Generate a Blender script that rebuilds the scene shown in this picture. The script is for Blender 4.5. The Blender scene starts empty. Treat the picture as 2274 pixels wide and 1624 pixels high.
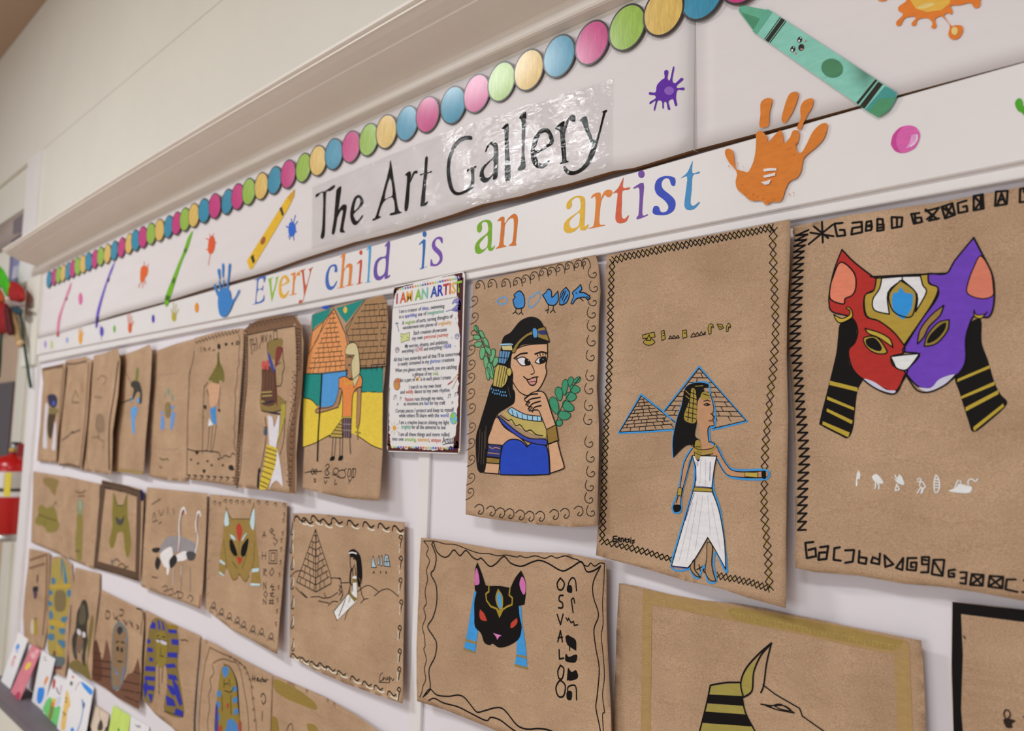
import bpy, bmesh, math, random
from mathutils import Vector, Matrix
from mathutils.geometry import delaunay_2d_cdt

# ---------------------------------------------------------------- camera
W_PX, H_PX = 2274.0, 1624.0
FPX, YAW, PITCH, ROLL = 1868.68, -0.81495, 0.095336, 0.0260697
DIST, ZC = 0.894, 1.5            # camera stands 0.894 m from the display wall, 1.5 m up
SC = bpy.context.scene
COL = SC.collection
FWD = Vector((math.sin(YAW)*math.cos(PITCH), math.cos(YAW)*math.cos(PITCH), math.sin(PITCH)))
_rt = Vector((math.cos(YAW), -math.sin(YAW), 0)); _up = _rt.cross(FWD)
RGT = math.cos(ROLL)*_rt + math.sin(ROLL)*_up
UPV = -math.sin(ROLL)*_rt + math.cos(ROLL)*_up
cam = bpy.data.cameras.new('camera'); cam_ob = bpy.data.objects.new('camera', cam); COL.objects.link(cam_ob)
cam.sensor_width = 36.0; cam.sensor_fit = 'HORIZONTAL'; cam.lens = FPX*36.0/W_PX
cam.clip_start = 0.02; cam.clip_end = 60
cam.dof.use_dof = True; cam.dof.focus_distance = 1.12; cam.dof.aperture_fstop = 4.5
cam_ob.matrix_world = Matrix(((RGT.x, UPV.x, -FWD.x, 0), (RGT.y, UPV.y, -FWD.y, -DIST), (RGT.z, UPV.z, -FWD.z, ZC), (0, 0, 0, 1)))
SC.camera = cam_ob
# ---------------------------------------------------------------- light and exposure
SC.view_settings.view_transform = 'Standard'; SC.view_settings.look = 'None'
SC.view_settings.gamma = 1.0; SC.view_settings.use_curve_mapping = False
SC.view_settings.exposure = -0.23
wd = bpy.data.worlds.new('world'); SC.world = wd; wd.use_nodes = True
wd.node_tree.nodes['Background'].inputs[0].default_value = (0.90, 0.95, 1.0, 1)
wd.node_tree.nodes['Background'].inputs[1].default_value = 0.30
def area(name, loc, target, sx, sy, power, col):
    l = bpy.data.lights.new(name, 'AREA'); l.shape = 'RECTANGLE'; l.size = sx; l.size_y = sy
    l.energy = power; l.color = col
    o = bpy.data.objects.new(name, l); COL.objects.link(o); o.location = loc
    o.rotation_euler = (Vector(target)-Vector(loc)).to_track_quat('-Z', 'Y').to_euler(); return o
area('ceiling_lamp_light', (-3.27, -2.26, 3.34), (-3.27, -2.16, 0), 1.02, 0.47, 77, (0.95, 0.985, 1.0))
area('ceiling_lamp_light', (0.35, -2.8, 3.34), (0.35, -2.7, 0), 1.2, 0.6, 55, (0.95, 0.985, 1.0))
area('added_front_fill', (-0.6, -6.0, 1.75), (-0.9, 0, 1.75), 3.6, 1.7, 78, (0.95, 0.985, 1.0))  # soft fill added behind the camera to brighten the bead under the crown
area('ceiling_lamp_light', (-5.8, -3.6, 3.34), (-5.8, -3.4, 0), 1.2, 0.6, 34, (0.95, 0.985, 1.0))
GAIN = 0.80          # how bright a white card on the wall reads (used to turn seen colours into surface colours)

# ---------------------------------------------------------------- materials
def s2l(c): return c/12.92 if c <= 0.04045 else ((c+0.055)/1.055)**2.4
def seen(h, g=None):
    h = h.lstrip('#'); g = g or GAIN
    return tuple(min(0.9, s2l(int(h[i:i+2], 16)/255.0)/g) for i in (0, 2, 4)) + (1,)
MATS = {}
def mat(name, h, rough=0.6, spec=0.3, noise=0.0, nscale=60.0, bump=0.0, bscale=200.0, metal=0.0, coat=0.0, stretch=None, h2=None):
    if name in MATS: return MATS[name]
    m = bpy.data.materials.new(name); m.use_nodes = True; MATS[name] = m
    nt = m.node_tree; b = nt.nodes['Principled BSDF']
    b.inputs['Roughness'].default_value = rough; b.inputs['Specular IOR Level'].default_value = spec
    b.inputs['Metallic'].default_value = metal; b.inputs['Coat Weight'].default_value = coat
    c = seen(h); b.inputs['Base Color'].default_value = c
    if noise or bump:
        tc = nt.nodes.new('ShaderNodeTexCoord'); src = tc.outputs['Object']
        if stretch:
            mp = nt.nodes.new('ShaderNodeMapping'); mp.inputs['Scale'].default_value = stretch
            nt.links.new(src, mp.inputs[0]); src = mp.outputs[0]
    if noise:
        n = nt.nodes.new('ShaderNodeTexNoise'); n.inputs['Scale'].default_value = nscale; n.inputs['Detail'].default_value = 6
        n.inputs['Roughness'].default_value = 0.65
        r = nt.nodes.new('ShaderNodeValToRGB')
        d = seen(h2) if h2 else tuple(x*(1-noise) for x in c[:3])+(1,)
        e = tuple(min(.95, x*(1+noise*.6)) for x in c[:3])+(1,) if not h2 else c
        r.color_ramp.elements[0].position = 0.3; r.color_ramp.elements[1].position = 0.7
        r.color_ramp.elements[0].color = d; r.color_ramp.elements[1].color = e
        nt.links.new(src, n.inputs['Vector']); nt.links.new(n.outputs[0], r.inputs[0]); nt.links.new(r.outputs[0], b.inputs['Base Color'])
    if bump:
        n2 = nt.nodes.new('ShaderNodeTexNoise'); n2.inputs['Scale'].default_value = bscale; n2.inputs['Detail'].default_value = 4
        bp = nt.nodes.new('ShaderNodeBump'); bp.inputs['Strength'].default_value = bump; bp.inputs['Distance'].default_value = 0.002
        nt.links.new(src, n2.inputs['Vector']); nt.links.new(n2.outputs[0], bp.inputs['Height']); nt.links.new(bp.outputs[0], b.inputs['Normal'])
    return m
def kraft():
    if 'kraft_paper' in MATS: return MATS['kraft_paper']
    m = mat('kraft_paper', 'A9896B', rough=0.62, spec=0.25)
    nt = m.node_tree; b = nt.nodes['Principled BSDF']
    tc = nt.nodes.new('ShaderNodeTexCoord')
    n = nt.nodes.new('ShaderNodeTexNoise'); n.inputs['Scale'].default_value = 9; n.inputs['Detail'].default_value = 5
    f = nt.nodes.new('ShaderNodeTexNoise'); f.inputs['Scale'].default_value = 520; f.inputs['Detail'].default_value = 3
    mp = nt.nodes.new('ShaderNodeMapping'); mp.inputs['Scale'].default_value = (1, 1, 2.2)
    nt.links.new(tc.outputs['Object'], n.inputs['Vector']); nt.links.new(tc.outputs['Object'], mp.inputs[0]); nt.links.new(mp.outputs[0], f.inputs['Vector'])
    r = nt.nodes.new('ShaderNodeValToRGB'); r.color_ramp.elements[0].position = .32; r.color_ramp.elements[1].position = .7
    r.color_ramp.elements[0].color = seen('A5866A'); r.color_ramp.elements[1].color = seen('B9997B')
    r2 = nt.nodes.new('ShaderNodeValToRGB'); r2.color_ramp.elements[0].position = .3; r2.color_ramp.elements[1].position = .65
    r2.color_ramp.elements[0].color = (.74, .73, .72, 1); r2.color_ramp.elements[1].color = (1.1, 1.1, 1.1, 1)
    mx = nt.nodes.new('ShaderNodeMix'); mx.data_type = 'RGBA'; mx.blend_type = 'MULTIPLY'; mx.inputs[0].default_value = 1
    nt.links.new(n.outputs[0], r.inputs[0]); nt.links.new(f.outputs[0], r2.inputs[0])
    nt.links.new(r.outputs[0], mx.inputs[6]); nt.links.new(r2.outputs[0], mx.inputs[7]); nt.links.new(mx.outputs[2], b.inputs['Base Color'])
    w = nt.nodes.new('ShaderNodeTexNoise'); w.inputs['Scale'].default_value = 14; w.inputs['Detail'].default_value = 4; w.inputs['Distortion'].default_value = .6
    bp = nt.nodes.new('ShaderNodeBump'); bp.inputs['Strength'].default_value = .5; bp.inputs['Distance'].default_value = .012
    mp2 = nt.nodes.new('ShaderNodeMapping'); mp2.inputs['Scale'].default_value = (.8, 1, 1.8)
    nt.links.new(tc.outputs['Object'], mp2.inputs[0]); nt.links.new(mp2.outputs[0], w.inputs['Vector'])
    nt.links.new(w.outputs[0], bp.inputs['Height']); nt.links.new(bp.outputs[0], b.inputs['Normal'])
    return m

# ink and paint colours, as they look in daylight-white room light
INK = dict(k='120E0E', k2='4A372B', w='E4E0E6', gold='A48D38', gold2='8A7434', ylw='DBBB38', blue='3C93D6', lblue='7FB4DC',
 royal='2E3FBE', navy='2A2C66', red='B02E26', purple='6A3FB4', pink='D578B4', salmon='E2876B', peach='D9A884', skin='B98A64', orange='DE8A45',
 teal='0E8A80', green='45A06A', dgreen='2E7A58', lgreen='9CBF44', olive='7C7434', brown='5E4230', gray='8F8A90', cream='DCCB9A', ltbr='B9946E',
 sky='6E9FD8', dkred='7E2A2C', lblue2='B9D6E4', maroon='4A1F20', mud='7E6040', gry2='B9B4BA', dk='332722', faint='8E7154', faintg='978342',
 bluegray='6F7F86', tan='C09A78', rose='C9766E')
def ink(k):
    h = INK.get(k, k)
    dark = k in ('k', 'dk')
    return mat('ink_'+k.lstrip('#'), h, rough=0.6, spec=0.2 if not dark else 0.12, noise=0.0 if dark else 0.11, nscale=70, stretch=(1, 1, 3))

# ---------------------------------------------------------------- wall plane geometry
def unproj(px, py, off):
    a = (px-W_PX/2)/FPX; b = -(py-H_PX/2)/FPX
    dx = a*RGT.x+b*UPV.x+FWD.x; dy = a*RGT.y+b*UPV.y+FWD.y; dz = a*RGT.z+b*UPV.z+FWD.z
    t = (DIST-off)/dy
    return dx*t, dz*t
def to_px(u, v, off):
    x, y, z = u, DIST-off, v
    d = x*FWD.x+y*FWD.y+z*FWD.z
    return (W_PX/2+FPX*(x*RGT.x+y*RGT.y+z*RGT.z)/d, H_PX/2-FPX*(x*UPV.x+y*UPV.y+z*UPV.z)/d)
def pxs(*uv, off=.003): return ' '.join('%.1f,%.1f' % to_px(u, v, off) for u, v in uv)
def vscale(u, v, off):            # photo pixels per metre (vertical) at a place on the wall
    return FPX/(u*FWD.x+(DIST-off)*FWD.y+v*FWD.z)
class Flat:
    def __init__(s, off): s.o = off
    def off(s, u, v): return s.o
class Curl:                        # a sheet pinned near its top, edges lifting
    def __init__(s, box, base=.003, bot=.0, left=.0, right=.0, top=.0, wav=.001, seed=0, pw=3):
        s.b = box; s.p = (base, bot, left, right, top, wav); s.sd = seed; s.pw = pw
    def off(s, u, v):
        u0, u1, v0, v1 = s.b; a = min(1, max(0, (u-u0)/(u1-u0))); t = min(1, max(0, (v1-v)/(v1-v0)))
        base, bot, le, ri, top, wav = s.p; p = s.pw
        w = math.sin(5.1*a+1.7*s.sd)*math.cos(4.3*t+s.sd)+.5*math.sin(11*t+2.3*s.sd+3*a)
        return base+bot*t**p+le*(1-a)**p+ri*a**p+top*(1-t)**p+wav*(1+.66*w)
def on(surf, px, py, lay=0.0):
    o = surf.off(*unproj(px, py, 0.0))
    for _ in range(7):
        u, v = unproj(px, py, o+lay); o = surf.off(u, v)
    return unproj(px, py, o+lay)

# ---------------------------------------------------------------- point lists
def pts(s, fr):
    x0, y0, k = fr; out = []
    for t in s.split():
        c = t.endswith('!'); x, y = t.rstrip('!').split(',')
        out.append((x0+float(x)/k, y0+float(y)/k, c))
    return out
def spline(P, closed=False, n=5):
    m = len(P)
    if m < 3: return [(p[0], p[1]) for p in P]
    out = []
    rng = range(m if closed else m-1)
    for i in rng:
        p1 = P[i]; p2 = P[(i+1) % m]
        p0 = P[i-1] if (i > 0 or closed) and not p1[2] else p1
        p3 = P[(i+2) % m] if (i+2 < m or closed) and not p2[2] else p2
        for j in range(n):
            t = j/n; t2 = t*t; t3 = t2*t
            out.append(tuple(.5*(2*p1[q]+(p2[q]-p0[q])*t+(2*p0[q]-5*p1[q]+4*p2[q]-p3[q])*t2+(3*p1[q]-p0[q]-3*p2[q]+p3[q])*t3) for q in (0, 1)))
    if not closed: out.append((P[-1][0], P[-1][1]))
    return out
def inside(x, y, poly):
    c = False; j = len(poly)-1
    for i in range(len(poly)):
        xi, yi = poly[i]; xj, yj = poly[j]
        if (yi > y) != (yj > y) and x < (xj-xi)*(y-yi)/(yj-yi)+xi: c = not c
        j = i
    return c
def cdt(poly, grid, holes=()):
    vs = []; ed = []
    for pl in (poly,)+tuple(holes):
        n0 = len(vs); vs += [Vector(p) for p in pl]; m = len(pl)
        ed += [(n0+i, n0+(i+1) % m) for i in range(m)]
    if grid:
        us = [p[0] for p in poly]; ws = [p[1] for p in poly]
        nu = int((max(us)-min(us))/grid); nv = int((max(ws)-min(ws))/grid)
        if nu*nv < 6000:
            for i in range(1, nu+1):
                for j in range(1, nv+1):
                    x = min(us)+(max(us)-min(us))*i/(nu+1); y = min(ws)+(max(ws)-min(ws))*j/(nv+1)
                    if inside(x, y, poly): vs.append(Vector((x, y)))
    r = delaunay_2d_cdt(vs, ed, [], 0, 1e-7)
    V = [tuple(p) for p in r[0]]; F = []
    for f in r[2]:
        cx = sum(V[i][0] for i in f)/len(f); cy = sum(V[i][1] for i in f)/len(f)
        if inside(cx, cy, poly) and not any(inside(cx, cy, h) for h in holes):
            a = sum(V[f[i]][0]*V[f[(i+1) % len(f)]][1]-V[f[(i+1) % len(f)]][0]*V[f[i]][1] for i in range(len(f)))
            F.append(list(f) if a > 0 else list(f)[::-1])
    return V, F
def mesh_ob(name, V, F, mats, fm=None, parent=None, smooth=True):
    me = bpy.data.meshes.new(name); me.from_pydata(V, [], F)
    for m in mats: me.materials.append(m)
    if fm:
        for p, i in zip(me.polygons, fm): p.material_index = i
    if smooth:
        for p in me.polygons: p.use_smooth = True
    me.update()
    o = bpy.data.objects.new(name, me); COL.objects.link(o)
    if parent: o.parent = parent
    return o
def tag(o, label=None, cat=None, group=None, kind=None):
    if label: o['label'] = label
    if cat: o['category'] = cat
    if group: o['group'] = group
    if kind: o['kind'] = kind
    return o
LEVELS = {}
class Ink:
    """drawn marks that lie on a sheet; build() links them as one mesh"""
    def __init__(s, surf, fr, lay0=.00025):
        s.surf = surf; s.fr = fr; s.V = []; s.F = []; s.fm = []; s.mk = []; s.lay = lay0; s.c = 0
    def _m(s, k):
        if k not in s.mk: s.mk.append(k)
        return s.mk.index(k)
    def _emit(s, V2, F, k, lay):
        n = len(s.V); mi = s._m(k)
        for u, v in V2: s.V.append((u, -(s.surf.off(u, v)+lay), ZC+v))
        for f in F: s.F.append([n+i for i in f]); s.fm.append(mi)
    def fpx(s, k, P, holes=()):
        s.lay += 4e-5; lay = s.lay
        q = [on(s.surf, x, y, lay) for x, y in P]
        try: V, F = cdt(q, .014 if not isinstance(s.surf, Flat) else 0, tuple([on(s.surf, x, y, lay) for x, y in h] for h in holes))
        except Exception: return s
        s._emit(V, F, k, lay); return s
    def f(s, k, st, smooth=True, n=4, holes=()):
        for part in st.split(';'):
            P = pts(part, s.fr)
            s.fpx(k, spline(P, True, n) if smooth else [(p[0], p[1]) for p in P],
                  [spline(pts(h, s.fr), True, n) for h in holes])
        return s
    def lpx(s, k, P, w, closed=False, taper=False):
        s.c += 1; lay = s.lay+4e-5+(s.c % 9)*9e-6
        uv = []
        for x, y in P:
            q = on(s.surf, x, y, lay)
            if not uv or abs(q[0]-uv[-1][0])+abs(q[1]-uv[-1][1]) > 2e-5: uv.append(q)
        if len(uv) < 2: return s
        if closed: uv.append(uv[0])
        u, v = uv[len(uv)//2]; r = .5*w/vscale(u, v, s.surf.off(u, v))*min(1.75, max(1.0, (1-.55*(u+.35))**.5))   # pens look thinner on the foreshortened far sheets
        # resample long spans so the line follows the sheet
        q = [uv[0]]
        for a, b in zip(uv, uv[1:]):
            L = math.hypot(b[0]-a[0], b[1]-a[1]); m = max(1, int(L/.02))
            for i in range(1, m+1): q.append((a[0]+(b[0]-a[0])*i/m, a[1]+(b[1]-a[1])*i/m))
        runs = [[q[0]]]
        for i in range(1, len(q)-1):
            runs[-1].append(q[i])
            ax, ay = q[i][0]-q[i-1][0], q[i][1]-q[i-1][1]; bx, by = q[i+1][0]-q[i][0], q[i+1][1]-q[i][1]
            d = (ax*bx+ay*by)/(math.hypot(ax, ay)*math.hypot(bx, by)+1e-12)
            if d < .75: runs.append([q[i]])
        runs[-1].append(q[-1])
        tot = len(q)
        for run in runs:
            V = []; F = []; m = len(run)
            for i in range(m):
                a = run[max(0, i-1)]; b = run[min(m-1, i+1)]
                dx, dy = b[0]-a[0], b[1]-a[1]; L = math.hypot(dx, dy) or 1e-9
                rr = r*(1-.75*i/m) if taper else r
                V += [(run[i][0]-dy/L*rr, run[i][1]+dx/L*rr), (run[i][0]+dy/L*rr, run[i][1]-dx/L*rr)]
            for i in range(m-1): F.append([2*i+1, 2*i+3, 2*i+2, 2*i])
            for e, (p, o_) in enumerate(((run[0], run[1]), (run[-1], run[-2]))):     # round caps
                an = math.atan2(p[1]-o_[1], p[0]-o_[0]); rr = r*.25 if (taper and e) else r
                n0 = len(V); V.append(p)
                for j in range(6): V.append((p[0]+rr*math.cos(an-math.pi/2+j*math.pi/5), p[1]+rr*math.sin(an-math.pi/2+j*math.pi/5)))
                for j in range(5): F.append([n0, n0+1+j, n0+2+j])
            s._emit(V, F, k, lay)
        return s
    def l(s, k, w, st, smooth=True, closed=False, n=4, taper=False):
        for part in st.split(';'):
            P = pts(part, s.fr)
            if len(P) == 1: P = P+[(P[0][0]+.3, P[0][1], False)]
            s.lpx(k, spline(P, closed, n) if smooth else [(p[0], p[1]) for p in P], w, closed, taper)
        return s
    def dot(s, k, x, y, rx, ry=None, ang=0):
        ry = ry or rx; x0, y0, kk = s.fr; c, d = math.cos(math.radians(ang)), math.sin(math.radians(ang))
        P = []
        for i in range(18):
            a = i*math.pi/9; ex, ey = rx*math.cos(a), ry*math.sin(a)
            P.append((x0+(x+ex*c-ey*d)/kk, y0+(y+ex*d+ey*c)/kk))
        return s.fpx(k, P)
    def both(s, kf, kl, w, st, smooth=True, n=4):
        return s.f(kf, st, smooth, n).l(kl, w, st, smooth, True, n)
    def build(s, name, parent=None, label=None, cuts=None):
        if not s.V: return None
        if cuts:                       # separate pieces left and right of these photo columns
            us = sorted(unproj(s.fr[0]+c/s.fr[2], H_PX*.5, .005)[0] for c in cuts); out = None
            for g in range(len(us)+1):
                F = []; fm = []
                for f, m in zip(s.F, s.fm):
                    c = sum(s.V[i][0] for i in f)/len(f)
                    if sum(c > u for u in us) == g: F.append(f); fm.append(m)
                if not F: continue
                ix = sorted({i for f in F for i in f}); mp = {i: n for n, i in enumerate(ix)}
                out = mesh_ob(name, [s.V[i] for i in ix], [[mp[i] for i in f] for f in F], [ink(k) if isinstance(k, str) else k for k in s.mk], fm, parent)
            return out
        o = mesh_ob(name, s.V, s.F, [ink(k) if isinstance(k, str) else k for k in s.mk], s.fm, parent)
        if label: o['label'] = label
        return o
class Sheet:
    """a sheet of paper on the wall, its outline traced and laid on its own curled surface"""
    def __init__(s, name, label, fr, outline, cat='drawing', group=None, m=None, smooth=True, thick=.0004, n=4, grid=.012, flat=None, **curl):
        P = pts(outline, fr); P = spline(P, True, n) if smooth else [(p[0], p[1]) for p in P]
        s.fr = fr
        if flat is not None: s.surf = Flat(flat)
        else:
            uv = [unproj(x, y, curl.get('base', .003)) for x, y in P]
            us = [p[0] for p in uv]; vs = [p[1] for p in uv]
            s.surf = Curl((min(us), max(us), min(vs), max(vs)), **curl)
        q = [on(s.surf, x, y) for x, y in P]
        if flat is None:                           # extra points along long edges
            r = []
            for a, b in zip(q, q[1:]+q[:1]):
                k = max(1, int(math.hypot(b[0]-a[0], b[1]-a[1])/grid))
                r += [(a[0]+(b[0]-a[0])*i/k, a[1]+(b[1]-a[1])*i/k) for i in range(k)]
            q = r
        V, F = cdt(q, grid if flat is None else 0)
        n0 = len(V)
        V3 = [(u, -s.surf.off(u, v), ZC+v) for u, v in V]+[(u, -s.surf.off(u, v)+thick, ZC+v) for u, v in V]
        F3 = [list(f) for f in F]+[[n0+i for i in f[::-1]] for f in F]
        cnt = {}
        for f in F:
            for i in range(len(f)):
                a, b = f[i], f[(i+1) % len(f)]
                cnt[(a, b)] = cnt.get((a, b), 0)+1
        for (a, b) in list(cnt):
            if (b, a) not in cnt: F3.append([b, a, n0+a, n0+b])
        s.ob = mesh_ob(name, V3, F3, [m or kraft()])
        for p in s.ob.data.polygons[2*len(F):]: p.use_smooth = False
        tag(s.ob, label, cat, group)
    def ink(s, fr=None): return Ink(s.surf, fr or s.fr)
def box(name, x0, x1, y0, y1, z0, z1, m, parent=None, bev=0.0):
    bm = bmesh.new(); bmesh.ops.create_cube(bm, size=1)
    for v in bm.verts: v.co = Vector(((x0+x1)/2+v.co.x*(x1-x0), (y0+y1)/2+v.co.y*(y1-y0), (z0+z1)/2+v.co.z*(z1-z0)))
    if bev: bmesh.ops.bevel(bm, geom=list(bm.edges), offset=bev, segments=2, affect='EDGES')
    me = bpy.data.meshes.new(name); bm.to_mesh(me); bm.free(); me.materials.append(m)
    o = bpy.data.objects.new(name, me); COL.objects.link(o)
    if parent: o.parent = parent
    return o
def empty(name, loc, label, cat, group=None):
    o = bpy.data.objects.new(name, None); o.location = loc; o.empty_display_size = .05; COL.objects.link(o)
    bpy.context.view_layer.update()
    return tag(o, label, cat, group)
def child(o, root):               # keep world place when parenting to a moved root
    o.parent = root; o.matrix_parent_inverse = Matrix.Translation(root.location).inverted(); return o
# ================================================================ the setting
M_white = mat('white_gloss_trim', 'DCD7D6', rough=.35, spec=.4, noise=.03, nscale=8, bump=.05, bscale=40)
M_board = mat('white_backing_board', 'D9D3D8', rough=.6, spec=.25, noise=.02, nscale=6)
M_crown = mat('crown_paint', 'E8D4CB', rough=.4, spec=.35, noise=.02, nscale=8)
M_cream = mat('cream_wall_paint', 'D3CFC4', rough=.5, spec=.3, noise=.03, nscale=3, bump=.04, bscale=30)
M_fmdf = mat('raw_fibreboard_edge', '7A5635', rough=.8, noise=.25, nscale=90)
M_ledge = mat('dark_grey_ledge', '6A636A', rough=.5, spec=.3, noise=.06, nscale=30)
def fitv(P, off):                     # v(u) parabola through traced points of a long level edge
    q = [unproj(x, y, off) for x, y in P]
    n = len(q); S = [[sum(u**(i+j) for u, _ in q) for j in range(3)] for i in range(3)]; T = [sum(v*u**i for u, v in q) for i in range(3)]
    if n < 3:
        m_ = sum(v for _, v in q)/n; return lambda u: m_
    A = Matrix(S).inverted() @ Vector(T)
    lo = min(u for u, _ in q); hi = max(u for u, _ in q)
    return lambda u: A[0]+A[1]*min(max(u, lo), hi)+A[2]*min(max(u, lo), hi)**2
LINE_A = fitv([(100, 802), (227, 775), (850, 656), (1035, 620.5), (1322, 569), (1974, 448), (2274, 395)], .012)
LINE_B = fitv([(99, 785), (550, 696.5), (850, 638), (1035, 604), (1400, 529.5), (1974, 416), (2274, 358)], .018)
LINE_C = fitv([(134, 739.5), (218, 713), (1000, 501), (1400, 382), (1990, 214), (2274, 138)], .018)
LINE_D = fitv([(94.6, 608.7), (300, 508), (600, 368), (1200, 101.6), (1260, 72.5), (1428, 0)], .02)
U_L, U_R = -3.62, 0.75
def sweep(name, prof, m, u0=U_L, u1=U_R, n=70, smooth=False):
    """extrude a profile of (offset, height(u)) along the wall, with end caps"""
    V = []; F = []; k = len(prof)
    for i in range(n+1):
        u = u0+(u1-u0)*i/n
        for o, h in prof: V.append((u, -o, ZC+(h(u) if callable(h) else h)))
    for i in range(n):
        for j in range(k):
            a = i*k+j; b = i*k+(j+1) % k
            F.append([a, b, b+k, a+k])
    F.append(list(range(k))[::-1]); F.append([n*k+j for j in range(k)])
    o = mesh_ob(name, V, F, [m], smooth=False); o['kind'] = 'structure'
    bm = bmesh.new(); bm.from_mesh(o.data); bmesh.ops.recalc_face_normals(bm, faces=bm.faces); bm.to_mesh(o.data); bm.free()
    if smooth:
        for p in o.data.polygons:
            p.use_smooth = len(p.vertices) == 4
    return o
def sh(f, d): return lambda u: f(u)+d
# backing board the drawings hang on
o = box('wall_front', -3.66, U_R, .0, .03, ZC-.905, ZC+.64, M_board); o['kind'] = 'structure'
# wall above and behind the display unit, two boards with an open joint
o = box('wall_back', -8.5, U_R, .2, .24, 0, 3.38, M_cream); o['kind'] = 'structure'
def fj(u): return 1.172+.0
o = box('trim_8', -3.80, U_R, .0, .2, ZC+.66, ZC+1.1695, M_cream); o['kind'] = 'structure'
o = box('trim_9', -8.5, U_R, .004, .2, ZC+1.1765, 3.38, M_cream); o['kind'] = 'structure'
o = box('trim_13', -4.0, -3.795, -.01, .2, ZC+.62, ZC+1.1695, M_white, bev=.003); o['kind'] = 'structure'
o = box('wall_header', -8.5, -4.0, .02, .2, ZC+.6, ZC+1.1765, M_cream); o['kind'] = 'structure'
# strip of batten that joins two backing boards
q0 = unproj(929.3, 1009, .006); q1 = unproj(954.4, 1009, .006)
o = box('trim_4', q0[0], q1[0], -.006, .0, ZC-.9, ZC+.27, M_white, bev=.0008); o['kind'] = 'structure'
# bead under the lettered board, the lettered board, the crown
sweep('trim_3', [(0, sh(LINE_A, 0)), (.011, sh(LINE_A, 0)), (.012, sh(LINE_A, .0015)), (.012, sh(LINE_B, .004)), (0, sh(LINE_B, .004))], M_white)
sweep('trim_2', [(0, sh(LINE_B, .001)), (.0165, sh(LINE_B, 0)), (.018, sh(LINE_B, .0015)), (.018, sh(LINE_C, -.0015)), (.0165, sh(LINE_C, 0)), (0, sh(LINE_C, 0))], M_white)
cp = [(0, 0), (.018, 0), (.0195, .006), (.036, .0085), (.0395, .0105), (.0415, .0135), (.0425, .018), (.0420, .0235), (.0400, .0285), (.0370, .032), (.0365, .034)]
cp += [(.040, .036), (.052, .0385), (.072, .043), (.092, .0475), (.108, .052), (.1105, .0525), (.1105, .056), (.113, .0565), (.118, .0575), (.132, .0625), (.141, .0675),
       (.146, .069), (.146, .073), (.149, .0735), (.152, .0755), (.152, .081), (.149, .083), (0, .083)]
sweep('trim_1', [(o_, sh(LINE_D, d)) for o_, d in cp], M_crown, u0=-3.63, smooth=False)
# left end post of the display unit
o = box('trim_5', -3.685, -3.58, -.012, .2, ZC-.93, ZC+.63, M_white, bev=.003); o['kind'] = 'structure'
o = box('trim_6', -3.79, -3.585, -.024, .15, ZC+.26, ZC+.62, M_cream, bev=.004); o['kind'] = 'structure'
# ledge the cards stand on, pale front below it
o = box('trim_7', -3.66, U_R, -.105, .0, ZC-.935, ZC-.905, M_ledge, bev=.002); o['kind'] = 'structure'
o = box('wall_left', -3.64, U_R, -.09, .0, .0, ZC-.935, M_cream); o['kind'] = 'structure'
o = box('floor', -8.5, U_R+1, -6.5, .24, -.05, 0, mat('tan_floor', 'AD9C8C', rough=.5, noise=.1, nscale=5)); o['kind'] = 'structure'
o = box('ceiling', -8.5, U_R+1, -6.5, .24, 3.38, 3.43, mat('ceiling_paint', 'AC937F', rough=.8)); o['kind'] = 'structure'
# upper facing panels covered with white paper; the first bows away from the wall and shows its raw lower edge
M_paper = mat('white_banner_paper', 'D6CFCF', rough=.5, spec=.3, noise=.03, nscale=12, bump=.35, bscale=7, stretch=(.35, 1, 2.4))
class Bow:
    def off(s, u, v):
        t = max(0, min(1, (.62-v)/.22))
        return .019+.011*math.exp(-((u+.98)/.34)**2)*t**1.5
BOW = Bow()
def panel(name, label, bottom, uend0, uend1, surf, thick, fr=(0, 0, 1)):
    P = [(p[0], p[1]) for p in pts(bottom, fr)]
    q = [on(surf, x, y) for x, y in P]
    if uend0 is not None: q = [(uend0, q[0][1])]+q
    if uend1 is not None: q = q+[(uend1, q[-1][1])]
    B = []
    for a, b in zip(q, q[1:]):
        k = max(1, int(abs(b[0]-a[0])/.03)); B += [(a[0]+(b[0]-a[0])*i/k, a[1]+(b[1]-a[1])*i/k) for i in range(k)]
    B.append(q[-1])
    rows = 10; V = []; F = []; fm = []; n = len(B)
    for r in range(rows+1):
        for u, v in B:
            tv = LINE_D(u)-.0005; z = v+(tv-v)*r/rows; V.append((u, -surf.off(u, z), ZC+z))
    for r in range(rows):
        for i in range(n-1): F.append([r*n+i, r*n+i+1, (r+1)*n+i+1, (r+1)*n+i]); fm.append(0)
    k0 = len(V)
    for r in (0, rows):
        for i in range(n): x, y, z = V[r*n+i]; V.append((x, y+thick, z))
    for i in range(n-1):
        F.append([i+1, i, k0+i, k0+i+1]); fm.append(1)
        F.append([rows*n+i, rows*n+i+1, k0+n+i+1, k0+n+i]); fm.append(1)
        F.append([k0+i+1, k0+i, k0+n+i, k0+n+i+1]); fm.append(1)
    for c, fl in ((0, 0), (n-1, 1)):
        ring = [r*n+c for r in range(rows+1)]+[k0+n+c, k0+c]
        F.append(ring if fl == 0 else ring[::-1]); fm.append(0)
    o = mesh_ob(name, V, F, [M_paper, M_fmdf], fm, smooth=False)
    for p in o.data.polygons[:rows*(n-1)]: p.use_smooth = True
    return tag(o, label, 'banner panel')
panel('banner_panel', 'white paper covered panel with the gallery title, its brown lower edge bowing out', '90,750 134,740 173,728 254,701 365,671 456,642 550,616 592,604 666,577 733,555.4 784,539 880,515 1000,478 1070,454 1155,436 1211,419.6 1260,409 1360,380 1408,373 1538.6,333.2',
      -3.6, None, BOW, .012)
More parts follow.
